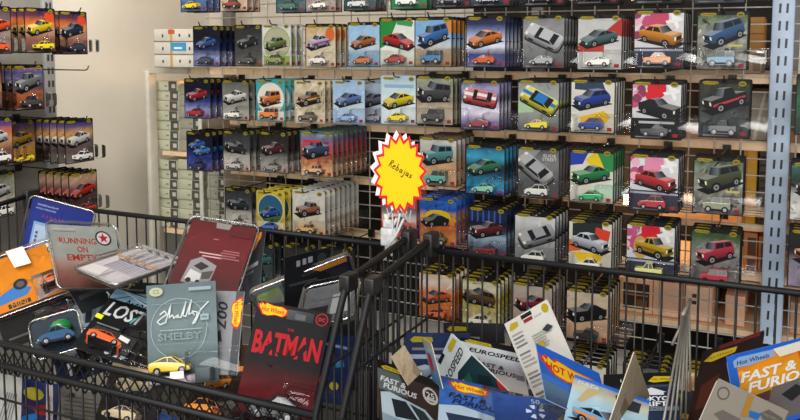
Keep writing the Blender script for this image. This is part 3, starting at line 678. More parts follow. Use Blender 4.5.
stack('dark grey off-road car on desert', 434.5, 125, 6, lambda A: (paint(A, [(0,'#b9b0a0'),(.35,'#b5a68e'),(.5,'#8a8070'),(1,'#9aa28a')], .2, seed=58), car_art(A, 'suv', '#474a4e', .5, .64, .95, -.2)), K('suv', '#3a3c40'), 1, row=R2)
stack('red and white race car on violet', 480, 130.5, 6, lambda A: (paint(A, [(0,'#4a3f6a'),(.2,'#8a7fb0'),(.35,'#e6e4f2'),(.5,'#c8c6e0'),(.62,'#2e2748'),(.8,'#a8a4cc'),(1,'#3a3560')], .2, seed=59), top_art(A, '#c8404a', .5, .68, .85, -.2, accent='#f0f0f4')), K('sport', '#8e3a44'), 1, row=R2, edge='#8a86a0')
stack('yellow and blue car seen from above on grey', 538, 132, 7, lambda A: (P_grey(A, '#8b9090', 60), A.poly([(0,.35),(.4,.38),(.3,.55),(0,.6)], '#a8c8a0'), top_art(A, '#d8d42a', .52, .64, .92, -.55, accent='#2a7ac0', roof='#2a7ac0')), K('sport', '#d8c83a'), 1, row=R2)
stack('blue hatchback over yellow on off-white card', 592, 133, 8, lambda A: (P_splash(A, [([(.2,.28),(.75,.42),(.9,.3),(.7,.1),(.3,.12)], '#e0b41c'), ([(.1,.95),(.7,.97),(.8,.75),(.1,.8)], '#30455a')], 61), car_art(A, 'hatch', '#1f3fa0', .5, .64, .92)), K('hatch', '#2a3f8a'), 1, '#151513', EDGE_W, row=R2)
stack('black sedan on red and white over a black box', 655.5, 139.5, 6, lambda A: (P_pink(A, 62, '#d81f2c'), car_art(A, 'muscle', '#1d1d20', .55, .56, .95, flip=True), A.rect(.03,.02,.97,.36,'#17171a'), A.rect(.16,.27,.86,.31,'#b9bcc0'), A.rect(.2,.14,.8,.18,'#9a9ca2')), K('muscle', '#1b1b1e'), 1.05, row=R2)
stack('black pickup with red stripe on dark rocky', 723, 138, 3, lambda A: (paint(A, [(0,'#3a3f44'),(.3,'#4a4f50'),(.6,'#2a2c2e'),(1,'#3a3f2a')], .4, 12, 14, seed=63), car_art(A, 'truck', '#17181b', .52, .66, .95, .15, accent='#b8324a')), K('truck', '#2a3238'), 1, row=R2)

# ---- third row
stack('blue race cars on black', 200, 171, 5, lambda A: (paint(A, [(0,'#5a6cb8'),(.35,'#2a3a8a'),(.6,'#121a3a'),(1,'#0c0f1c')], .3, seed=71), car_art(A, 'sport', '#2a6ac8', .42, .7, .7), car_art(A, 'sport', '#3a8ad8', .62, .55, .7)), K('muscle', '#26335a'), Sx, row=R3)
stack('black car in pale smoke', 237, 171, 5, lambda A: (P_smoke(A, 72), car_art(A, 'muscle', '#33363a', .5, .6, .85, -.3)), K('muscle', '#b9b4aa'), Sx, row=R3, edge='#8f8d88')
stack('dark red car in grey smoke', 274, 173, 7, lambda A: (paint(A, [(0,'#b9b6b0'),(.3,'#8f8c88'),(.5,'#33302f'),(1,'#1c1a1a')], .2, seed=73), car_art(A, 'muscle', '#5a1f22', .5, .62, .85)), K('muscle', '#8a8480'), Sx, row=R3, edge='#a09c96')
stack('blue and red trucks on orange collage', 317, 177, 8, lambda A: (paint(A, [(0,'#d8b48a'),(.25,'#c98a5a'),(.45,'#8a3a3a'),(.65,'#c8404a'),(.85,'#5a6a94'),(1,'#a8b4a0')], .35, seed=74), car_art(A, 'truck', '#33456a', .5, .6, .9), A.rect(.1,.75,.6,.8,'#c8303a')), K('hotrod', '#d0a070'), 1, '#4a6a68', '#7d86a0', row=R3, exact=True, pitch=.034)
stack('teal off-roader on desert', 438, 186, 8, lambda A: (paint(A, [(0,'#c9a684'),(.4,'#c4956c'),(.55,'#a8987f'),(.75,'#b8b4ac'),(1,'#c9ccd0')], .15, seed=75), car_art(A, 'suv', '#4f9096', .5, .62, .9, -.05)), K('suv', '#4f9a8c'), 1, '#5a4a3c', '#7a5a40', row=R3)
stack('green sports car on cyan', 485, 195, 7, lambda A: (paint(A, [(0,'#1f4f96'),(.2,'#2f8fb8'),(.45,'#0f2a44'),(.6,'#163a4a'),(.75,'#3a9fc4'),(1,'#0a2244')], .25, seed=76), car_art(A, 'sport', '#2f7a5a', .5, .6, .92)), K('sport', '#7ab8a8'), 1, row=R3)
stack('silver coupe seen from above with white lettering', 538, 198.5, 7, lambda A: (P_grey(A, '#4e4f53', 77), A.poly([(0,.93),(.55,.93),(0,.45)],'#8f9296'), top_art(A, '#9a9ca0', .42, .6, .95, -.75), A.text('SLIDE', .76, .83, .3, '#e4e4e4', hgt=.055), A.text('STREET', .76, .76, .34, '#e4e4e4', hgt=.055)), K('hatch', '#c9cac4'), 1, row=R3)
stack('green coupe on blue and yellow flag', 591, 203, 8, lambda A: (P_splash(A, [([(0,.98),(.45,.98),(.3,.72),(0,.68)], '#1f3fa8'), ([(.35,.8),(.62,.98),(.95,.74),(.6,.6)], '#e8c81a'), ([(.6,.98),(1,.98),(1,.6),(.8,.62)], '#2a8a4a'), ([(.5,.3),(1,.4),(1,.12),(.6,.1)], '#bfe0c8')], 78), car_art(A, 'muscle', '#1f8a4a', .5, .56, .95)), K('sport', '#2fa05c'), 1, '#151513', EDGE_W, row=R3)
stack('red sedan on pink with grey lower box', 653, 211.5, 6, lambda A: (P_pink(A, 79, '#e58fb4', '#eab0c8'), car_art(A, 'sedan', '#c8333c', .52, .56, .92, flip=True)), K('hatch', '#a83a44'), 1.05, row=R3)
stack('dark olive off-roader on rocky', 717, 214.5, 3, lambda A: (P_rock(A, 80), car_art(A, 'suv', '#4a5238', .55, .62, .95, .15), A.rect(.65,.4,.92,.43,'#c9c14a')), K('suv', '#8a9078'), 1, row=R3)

# ---- fourth row
stack('charcoal car in white smoke', 239, 228, 2, lambda A: (P_smoke(A, 91), car_art(A, 'muscle', '#2b3a40', .52, .62, .85, -.2)), K('muscle', '#c4beb2'), Sx, row=R4, edge='#8f8d88')
stack('blue car in a teal disc on yellow card', 271, 232, 7, lambda A: (P_circle(A, '#cdb63e', '#e0d9b0', '#2a5f86', 92), A.ell(.5,.45,.4,.2,'#3a6a4a'), car_art(A, 'sport', '#1f5fc0', .5, .52, .78)), K('sport', '#3a6ac0'), Sx, '#d8c34a', '#c9b24a', row=R4)
stack('brown jeep on off-white', 309, 235.5, 8, lambda A: (paint(A, [(0,'#d0a86c'),(.3,'#cfc4ae'),(.5,'#d4d0c4'),(1,'#d2d2cc')], .12, seed=93), car_art(A, 'hotrod', '#8a6a50', .5, .6, .88, accent='#b8423a')), K('hotrod', '#c99a5a'), 1, '#c9cac6', '#9fb0b4', row=R4, exact=True, pitch=.034)
stack('red racing toy under white lettering', 399, 240, 4, lambda A: (paint(A, [(0,'#b8322c'),(.3,'#c84a3a'),(.45,'#d9d4d0'),(.6,'#6a6a74'),(1,'#b8362c')], .1, seed=94), A.text('VARI', .5, .55, .7, '#e4e0dc', shear=.2), car_art(A, 'sport', '#c8332a', .5, .4, .8, flip=True)), K('sport', '#b8302a'), 1, '#a8302a', row=R4)
stack('yellow stunt car on orange desert', 438, 246, 7, lambda A: (paint(A, [(0,'#c98a4a'),(.25,'#c4763a'),(.42,'#a8522c'),(.6,'#d8a02a'),(.72,'#1f4aa0'),(1,'#2a6ac8')], .3, seed=95), A.ell(.5,.62,.34,.12,'#d8b41c'), car_art(A, 'sport', '#14161a', .45, .56, .8, -.1)), K('hotrod', '#5a6a4a'), 1, '#1c4a9a', '#a8683a', row=R4)
stack('dark red coupe on night street', 487, 257, 7, lambda A: (paint(A, [(0,'#3a2a30'),(.2,'#4a5a70'),(.4,'#9ab4c8'),(.48,'#33465c'),(.65,'#0c1020'),(.85,'#1a2a5a'),(1,'#0c1226')], .2, seed=96), [A.rect(.1+.14*i,.7,.14+.14*i,.93,'#3a5aa0') for i in range(6)], car_art(A, 'muscle', '#6a1f26', .5, .58, .9)), K('muscle', '#6a2428'), 1, row=R4)
stack('tilted silver coupe on white and grey', 534.5, 264.5, 7, lambda A: (paint(A, [(0,'#77787c'),(.35,'#8c8e90'),(.6,'#a5a7aa'),(1,'#dcdddc')], .12, seed=97), top_art(A, '#8f9298', .55, .6, .9, .45)), K('hatch', '#d2d2cc'), 1, row=R4)
stack('white sedan with yellow splash on off-white card', 589.5, 272, 8, lambda A: (P_splash(A, [([(.1,.9),(.75,.97),(.8,.68),(.1,.66)], '#27302f'), ([(.62,.86),(.95,.8),(.9,.58),(.6,.6)], '#d8432c'), ([(.1,.36),(.8,.36),(.7,.12),(.35,.1)], '#e6c21c'), ([(0,.6),(.3,.55),(.3,.4),(0,.35)], '#d8642c')], 98), car_art(A, 'sedan', '#c9d0dc', .48, .58, .95, flip=True)), K('sedan', '#e0ddd2'), 1, '#151513', EDGE_W, row=R4)
stack('yellow pickup on red and white', 649.5, 279.5, 6, lambda A: (P_pink(A, 99, '#d81f34', '#c85a94'), A.ell(.3,.55,.14,.2,'#c9a45a'), car_art(A, 'truck', '#c9a81c', .56, .56, .85, flip=True, accent='#8a5a1a')), K('truck', '#d8d88a'), 1.05, row=R4)
stack('red off-roader on dark green rocky', 714, 285.5, 3, lambda A: (paint(A, [(0,'#77736f'),(.3,'#6a6a66'),(.6,'#8d8f90'),(.85,'#3f5a34'),(1,'#35502c')], .35, 12, 14, seed=100), car_art(A, 'suv', '#b8324a', .52, .58, .85, .15)), K('suv', '#a82c3e'), 1, row=R4)

# ---- rows seen through the baskets
stack('white car on orange', 437, 319, 6, lambda A: (paint(A, [(0,'#b8703a'),(.5,'#d8722c'),(.8,'#e8e0d4'),(1,'#d89a5a')], .2, seed=111), car_art(A, 'sport', '#d85a2a', .5, .5, .85)), K('sport', '#c85a3a'), 1, edge='#a8683a', row=R5)
stack('brown sedan on yellow', 481, 327, 7, lambda A: (paint(A, [(0,'#d0cba0'),(.3,'#b8ac70'),(.6,'#a89428'),(.8,'#d8d4c0'),(1,'#a8a04a')], .25, seed=112), car_art(A, 'hatch', '#6a4a2c', .48, .62, .92, -.3)), K('sedan', '#d4d0c4'), 1, row=R5)
stack('dark red coupe on dusty pink', 531.5, 333, 7, lambda A: (paint(A, [(0,'#b09a8c'),(.5,'#a8948a'),(1,'#b9aea4')], .1, seed=113), car_art(A, 'muscle', '#8a2430', .54, .62, .92, -.1)), K('muscle', '#8e3038'), 1, row=R5, edge=EDGE_T)
stack('black muscle car on tan', 587, 341, 8, lambda A: (paint(A, [(0,'#c49a78'),(.4,'#c9a888'),(1,'#cfc4b0')], .08, seed=114), car_art(A, 'muscle', '#15161a', .5, .58, 1.0)), K('muscle', '#23262c'), 1, edge=EDGE_T, row=R5)
stack('teal car on black card', 262, 283, 2, lambda A: (paint(A, [(0,'#4a5a5c'),(1,'#1c2426')], .2, seed=115), car_art(A, 'sedan', '#3a7a7c')), K('sedan', '#3a7a7c'), Sx, row=R5)
stack('grey rally car on black card', 298, 286, 2, lambda A: (paint(A, [(0,'#5a5854'),(1,'#22211f')], .2, seed=116), car_art(A, 'hatch', '#9a9a98')), K('hatch', '#9a9a98'), Sx, row=R5)
stack('olive pickup on black card', 335, 289, 2, lambda A: (paint(A, [(0,'#6a6650'),(1,'#24241c')], .2, seed=117), car_art(A, 'truck', '#7a7a3a')), K('truck', '#7a7a3a'), Sx, row=R5)
R6 = 'lowest behind the baskets'
stack('silver car on white edged card', 584, 412, 7, lambda A: (P_splash(A, [], 121), car_art(A, 'sedan', '#9aa0a6')), K('sedan', '#9aa0a6'), 1, edge='#d9d9d6', row=R6)
stack('grey van on black card', 645, 418, 5, lambda A: (P_grey(A, '#4a4c50', 122), car_art(A, 'suv', '#8a8d90')), K('suv', '#8a8d90'), 1.02, row=R6)
stack('amber car on black card', 708, 425, 4, lambda A: (P_warm(A, 123), car_art(A, 'sedan', '#c98a2c')), K('sedan', '#c98a2c'), 1, row=R6)
stack('white car on grey card', 531, 405, 2, lambda A: (P_grey(A, '#7a7c80', 124), car_art(A, 'sedan', '#d0d0d0')), K('sedan', '#d0d0d0'), 1, row=R6)
stack('dull green car on grey card', 478, 396, 2, lambda A: (P_grey(A, '#7a7c80', 125), car_art(A, 'sedan', '#5a6a50')), K('sedan', '#5a6a50'), 1, row=R6)
# ---- column right of the post, cut by the picture edge
R7 = 'beside the post'
stack('green toy on black', 822, 136, 3, lambda A: (paint(A, [(0,'#2a2c2e'),(.6,'#2f6a4a'),(1,'#1a1c1e')], .2, seed=131), car_art(A, 'sport', '#2f9a6a')), K('sport', '#a83a3a'), 1, row=R7)
stack('white toy on black and white', 816, 222, 3, lambda A: (paint(A, [(0,'#d6d6d2'),(.4,'#c9c9c6'),(.6,'#1a1c1e'),(1,'#3a6a5a')], .2, seed=132), car_art(A, 'sedan', '#26282c')), K('sedan', '#e0e0dc'), 1, row=R7)
stack('orange toy on grey violet', 814, 289, 3, lambda A: (paint(A, [(0,'#9a8fa8'),(.4,'#8a8498'),(.6,'#1a1c1e'),(1,'#22242a')], .2, seed=133), car_art(A, 'suv', '#d07a3a')), K('suv', '#d07a3a'), 1, row=R7)

# ------------------------------------------------------------------ the side display on the left wall
XB = -2.62
side = thing('wall_display', 'grey slotted display panel with hooks on the left wall', 'display rack', (XB, 2.2, 0))
y1 = atX(53, 60, XB).y
mb = MB(); mb.box((-2.75, .9, .2), (XB, y1-.03, 2.2), '#77756f'); part(mb, 'back_panel', M_ANY, side)
mb = MB(); mb.rbox((-2.70, y1-.05, 0), (XB+.012, y1, 2.4), .004, '#8e8f8d')
z = .3
while z < 2.3:
    mb.face([(XB+.0126, y1-.038, z), (XB+.0126, y1-.028, z), (XB+.0126, y1-.028, z+.025), (XB+.0126, y1-.038, z+.025)], '#2a2a2c')
    mb.face([(XB+.0126, y1-.02, z), (XB+.0126, y1-.01, z), (XB+.0126, y1-.01, z+.025), (XB+.0126, y1-.02, z+.025)], '#2a2a2c'); z += .05
part(mb, 'post', M_ANY, side)
def P_sun(A, sd, a='#3a2448', b='#d8722c', c='#8a5a4a'): paint(A, [(0,'#5a4a4a'),(.3,c),(.5,'#b08a70'),(.68,b),(.85,a),(1,'#5a3a6a')], .2, seed=sd)
L1, L2, L3, L4 = 'on the left wall', 'on the left wall', 'on the left wall', 'on the left wall'
def lst(desc, px, py, n, art, car, X, row, **k): return stack(desc, px, py, n, art, car, k.pop('s', .98), X=X, face='x', row=row, back=XB, blister=(.07, .80, .035, .37), **k)
lst('orange racing car on grey', -5, 54, 6, lambda A: (paint(A, [(0,'#77706a'),(.4,'#8a7a70'),(1,'#4a3a44')], .15, seed=141), car_art(A, 'sport', '#e0521c', .6, .62, .9)), K('sport', '#c84a24'), -2.34, L1)
lst('yellow muscle car on purple brown', 41, 53, 6, lambda A: (P_sun(A, 142), A.ell(.8,.82,.16,.1,'#d84a24'), car_art(A, 'muscle', '#e6c81a', .5, .6, .9, glass='#14141a')), K('muscle', '#d8c41a'), -2.37, L1)
lst('dark blue car on purple brown', 74, 54.5, 2, lambda A: (P_sun(A, 143), A.ell(.8,.8,.14,.12,'#d8482c'), car_art(A, 'muscle', '#27344f', .48, .6, .88)), K('muscle', '#2a3444'), -2.36, L1)
lst('grey green car on dusk', -14, 110, 4, lambda A: (P_sun(A, 144), car_art(A, 'sedan', '#5a6a5a')), K('sedan', '#5a6a5a'), -2.38, L2)
lst('silver monster vehicle on dusk', 29, 110, 5, lambda A: (paint(A, [(0,'#4a2a1c'),(.3,'#a85a2a'),(.5,'#4a4048'),(.75,'#6a6488'),(.86,'#4a4a8a'),(1,'#d89a3a')], .25, seed=145), car_art(A, 'truck', '#77797c', .52, .62, .9, .12)), K('truck', '#3a3a3e'), -2.37, L2)
lst('white coupe on sunset', -3, 165, 5, lambda A: (P_sun(A, 146, '#5a4a8a'), car_art(A, 'sedan', '#dcdcd8')), K('sedan', '#dcdcd8'), -2.36, L3)
lst('yellow car on brown', 21, 164.5, 3, lambda A: (P_sun(A, 147, '#5a4a6a', '#a86a3a', '#c8903a'), car_art(A, 'muscle', '#d8a41c', .5, .6, .9)), K('sport', '#e0c81a'), -2.42, L3)
lst('white rally car on violet', 80, 162.5, 7, lambda A: (paint(A, [(0,'#77706a'),(.3,'#5a4a4a'),(.5,'#6a5a5a'),(.7,'#d8a05a'),(.85,'#4a4488'),(1,'#2f2a5a')], .2, seed=148), car_art(A, 'muscle', '#e8e4dc', .5, .58, .9)), K('muscle', '#d8d4d0'), -2.29, L3)
lst('white and green car on pale', 0, 218, 4, lambda A: (paint(A, [(0,'#c9c4b8'),(1,'#8a8a70')], .2, seed=149), car_art(A, 'sedan', '#e0e0dc')), K('sedan', '#cfcfcb'), -2.40, L4)
lst('red orange sports car on dark', 84, 214, 9, lambda A: (paint(A, [(0,'#6a5a68'),(.3,'#3a2a30'),(.6,'#6a4a44'),(.8,'#c8a08a'),(1,'#a8a05a')], .2, seed=150), car_art(A, 'sport', '#d8341c', .5, .6, .95)), K('sport', '#b83a2a'), -2.28, L4)
h = link('peg_hook', hook_mesh(.27), None, (XB+.006, atX(74, 70, -2.4).y, atX(74, 70, -2.4).z), (0, 0, PI/2)); tag(h, 'empty dark wire peg hook on the left wall display', 'hook', 'peg hooks')
# ------------------------------------------------------------------ black wire baskets
def arc_pts(p, q, r, corner, n=5):
    """round the corner between p-corner-q"""
    p, q, c = Vector(p), Vector(q), Vector(corner); a = c + (p-c).normalized()*r; b = c + (q-c).normalized()*r
    return [a.lerp(c, t).lerp(c.lerp(b, t), t) for t in [i/n for i in range(n+1)]]
ZT, ZF, YB, YS, YF, ZFLOOR = 1.085, .880, 1.525, 1.255, 1.145, .50
def wire_basket(label, X0, X1, right_side=True, left_side=True, lower_front=True, grey=False):
    root = thing('wire_basket', label, 'basket', (X0, YB, 0), group='wire baskets')
    P = lambda mb, name, mat=M_BLACKWIRE: part(mb, name, mat, root)
    def side(X, near=1):
        pts = [(X, YB, ZT+.026)] + arc_pts((X, YB, ZT+.026), (X, YF, ZF), .035, (X, YS, ZT)) + [(X, YF, ZF), (X, YF-.0, ZFLOOR)]
        mb = MB(); mb.tube(pts, .0068, n=8)
        P(mb, 'side_rim')
        mb = MB(); y = YB-.03
        while y > YF+.02:
            zt = ZT+.026*(y-YS)/(YB-YS) if y > YS else ZF + (ZT-ZF)*(y-YF)/(YS-YF)
            mb.tube([(X, y, ZFLOOR), (X, y, zt)], .0023, n=5); y -= .026
        for z in (ZFLOOR, .74, .95):
            mb.tube([(X, YB, z), (X, YF, z)] if z < ZF else [(X, YB, z), (X, YF + (YS-YF)*(z-ZF)/(ZT-ZF), z)], .0027, n=5)
        P(mb, 'side_panel')
    side(X0); side(X1)
    mb = MB(); mb.tube([(X0, YB, ZT), (X1, YB, ZT)], .0062, n=8); P(mb, 'back_rim')
    mb = MB(); x = X0+.014
    while x < X1-.005:
        mb.tube([(x, YB, ZFLOOR), (x, YB, ZT)], .0022, n=5); x += .0315
    for z in (ZFLOOR, .70): mb.tube([(X0, YB-.003, z), (X1, YB-.003, z)], .0026, n=5)
    P(mb, 'back_panel')
    # front: two rails with expanded mesh between, upright wires below
    mb = MB(); mb.tube([(X0, YF, ZF), (X1, YF, ZF)], .0072, n=8); mb.tube([(X0, YF, ZF-.047), (X1, YF, ZF-.047)], .0068, n=8); P(mb, 'front_rim')
    mb = MB(); x = X0; dz, dx = .066, .048
    while x < X1:
        a, b = min(x+dx, X1), min(x+dx, X1)
        mb.tube([(x, YF+.004, ZF+.0), (b, YF+.004, ZF-dz)], .0017, n=4); mb.tube([(x, YF+.0045, ZF-dz), (b, YF+.0045, ZF)], .0017, n=4)
        m_ = x+dx/2
        if m_+dx < X1:
            mb.tube([(m_, YF+.005, ZF), (m_+dx, YF+.005, ZF-dz)], .0017, n=4); mb.tube([(m_, YF+.0055, ZF-dz), (m_+dx, YF+.0055, ZF)], .0017, n=4)
        x += dx
    P(mb, 'front_mesh')
    mb = MB(); x = X0+.02
    while x < X1-.005:
        mb.tube([(x, YF+.001, ZFLOOR), (x, YF+.001, ZF-.05)], .0022, n=5); x += .0325
    for z in (ZFLOOR, .66, .76): mb.tube([(X0, YF-.002, z), (X1, YF-.002, z)], .0026, n=5)
    P(mb, 'front_panel')
    mb = MB(); x = X0
    mb.tube([(X0, YF, ZFLOOR), (X0, YB, ZFLOOR)], .004); mb.tube([(X1, YF, ZFLOOR), (X1, YB, ZFLOOR)], .004)
    while x < X1: mb.tube([(x, YF, ZFLOOR), (x, YB, ZFLOOR)], .002, n=4); x += .03
    for i in range(1, 12): mb.tube([(X0, YF+(YB-YF)*i/12, ZFLOOR+.003), (X1, YF+(YB-YF)*i/12, ZFLOOR+.003)], .002, n=4)
    P(mb, 'floor_panel')
    for x in (X0+.03, X1-.03):
        for y in (YF+.02, YB-.02):
            mb = MB(); mb.tube([(x, y, .05), (x, y, ZFLOOR)], .011, n=8); P(mb, 'leg')
            mb = MB(); mb.tube([(x-.011, y, .026), (x+.011, y, .026)], .026, n=14); P(mb, 'caster', M_BLACK)
    # plastic end clips on the side rims
    for X in (X0, X1):
        mb = MB(); mb.rbox((X-.011, YS-.012, ZT-.020), (X+.011, YS+.026, ZT+.012), .004, '#0d0d0e'); P(mb, 'corner_clip', M_BLACK); mb = MB(); mb.rbox((X-.011, YB-.03, ZT-.01), (X+.011, YB+.01, ZT+.040), .004, '#0d0d0e'); P(mb, 'corner_clip', M_BLACK)
    return root
BL = wire_basket('black wire basket full of mixed packs, with a diamond mesh front rim', -1.835, -.718)
BR = wire_basket('black wire basket holding tilted cards in front of the post', -.668, .40)
# leaning grey divider inside the right basket
dv = thing('wire_divider', 'grey wire divider standing nearly edge-on in the right hand basket', 'divider', (-.19, 1.5, .9))
mb = MB(); top = atY(688, 303, 1.505)
for i, (px, Y) in enumerate(((660, 1.21), (667, 1.26), (673, 1.31), (679, 1.36), (685, 1.41), (691, 1.46))):
    b = atY(px, 440, Y); t = top + Vector((.0008*(i-2.5), -.0075*(5-i), -.0015*(5-i)))
    mb.tube([b, t], .0021, n=6)
M_ROD = principled('dull_grey_rod', '#7b7872', .45, .3, noise=.1, scale=40)
part(mb, 'rods', M_ROD, dv)
mb = MB(); mb.tube([top + Vector((-.003, -.045, -.010)), top + Vector((.003, .008, .004))], .0035, n=6); part(mb, 'top_bar', M_ROD, dv)
mb = MB(); mb.tube([top + Vector((0, -.03, -.015)), atY(672, 345, 1.44)], .0028, n=6); part(mb, 'brace', M_ROD, dv)

# ------------------------------------------------------------------ star shaped offer sign on a clear clip
M_PAPER = principled('coloured_card', rough=.6, attr=True, spec=.2)
def star(mb, cx, cz, rx, rz, y, n, col, inner=.8, ph=0, thick=.0008):
    r = random.Random(3); P = []
    for i in range(2*n):
        a = PI*i/n + ph; k = 1 if i % 2 == 0 else inner
        P.append((cx+rx*k*math.cos(a), cz+rz*k*math.sin(a)))
    mb.face([(p, y, q) for p, q in P[::1]], col)
    return P
SG = atY(400, 174, 1.50)
sg = thing('offer_sign', 'yellow starburst sign with red border and handwritten word above the baskets', 'sign', SG, (0, 0, math.radians(14)))
def sign_board(name, dx, dz, y, red, face, parent, k=1.0):
    mb = MB(); P = star(mb, dx, dz, .0565*k, .085*k, y, 17, red, .82, .1)
    P2 = [(p, y+.0012, q) for p, q in P]; mb.face(P2[::-1], '#d9d4cc')
    for i in range(len(P)):
        a, b = P[i-1], P[i]; mb.face([(a[0], y, a[1]), (a[0], y+.0012, a[1]), (b[0], y+.0012, b[1]), (b[0], y, b[1])], '#e8e2da')
    star(mb, dx, dz, .0505*k, .076*k, y-.0003, 17, face, .80, .1)
    return mb.build(name, M_PAPER, parent), mb
bk, _ = sign_board('back_board', -.008, .005, .0035, '#e9d9d6', '#efe6e2', sg)
bk['label'] = 'pale board behind the yellow one'
fr, _ = sign_board('front_board', 0, 0, 0, '#c8161d', '#e2b906', sg)
LET = {'R': [[(0,0),(.1,1)],[(.05,.95),(.35,1.05),(.45,.8),(.1,.55)],[(.15,.55),(.5,0)]], 'e': [[(0,.3),(.35,.35),(.3,.55),(.1,.5),(.02,.2),(.15,0),(.4,.08)]],
       'b': [[(.05,1),(0,0)],[(0,.1),(.25,0),(.38,.25),(.2,.5),(.03,.4)]], 'a': [[(.35,.45),(.1,.5),(0,.2),(.15,0),(.35,.2),(.36,.45),(.42,0)]],
       'j': [[(.2,.5),(.2,-.3),(.05,-.5),(-.1,-.35)],[(.2,.7),(.22,.74)]], 's': [[(.35,.5),(.1,.45),(.15,.28),(.32,.2),(.25,.02),(0,.05)]]}
mb = MB(); A = Art(mb, .1, .1, (-5, -5, 5, 5), y=-.0006); ang = math.radians(-27); x = 0
for ch in 'Rebajas':
    for stp in LET[ch]:
        Q = []
        for a, b in stp:
            u, v = (x+a)*.0125 - .0285, b*.0145 + .003
            Q.append((.5 + (u*math.cos(ang)-v*math.sin(ang))/.1, (u*math.sin(ang)+v*math.cos(ang))/.1))
        A.stroke(Q, .008, '#2a240e'); 
    x += .66 if ch != 'j' else .5
mb.build('handwriting', M_PAPER, fr)
M_CLIP = principled('cloudy_clear_clip', '#d3d8da', .15, noise=.2, scale=90)
M_CLIP.node_tree.nodes['Principled BSDF'].inputs['Alpha'].default_value = .55
mb = MB(); rnd = random.Random(5); pts = []
base = Vector((-.026, -.004, -.165))
for k in range(6):
    p0 = Vector((-.03+.008*k, -.006+rnd.uniform(-.004, .004), -.085+rnd.uniform(-.01, .006)))
    mb.tube([p0, p0.lerp(base, .5)+Vector((rnd.uniform(-.012, .012), rnd.uniform(-.006, .006), rnd.uniform(-.008, .008))), base+Vector((rnd.uniform(-.012, .014), rnd.uniform(-.004, .004), rnd.uniform(-.02, .012)))], rnd.uniform(.002, .0045), n=5)
mb.rbox((-.040, -.010, -.150), (-.006, .006, -.112), .004, '#ffffff'); mb.rbox((-.034, -.010, -.112), (-.016, -.004, -.094), .003)
mb.build('clear_clip', M_CLIP, sg)
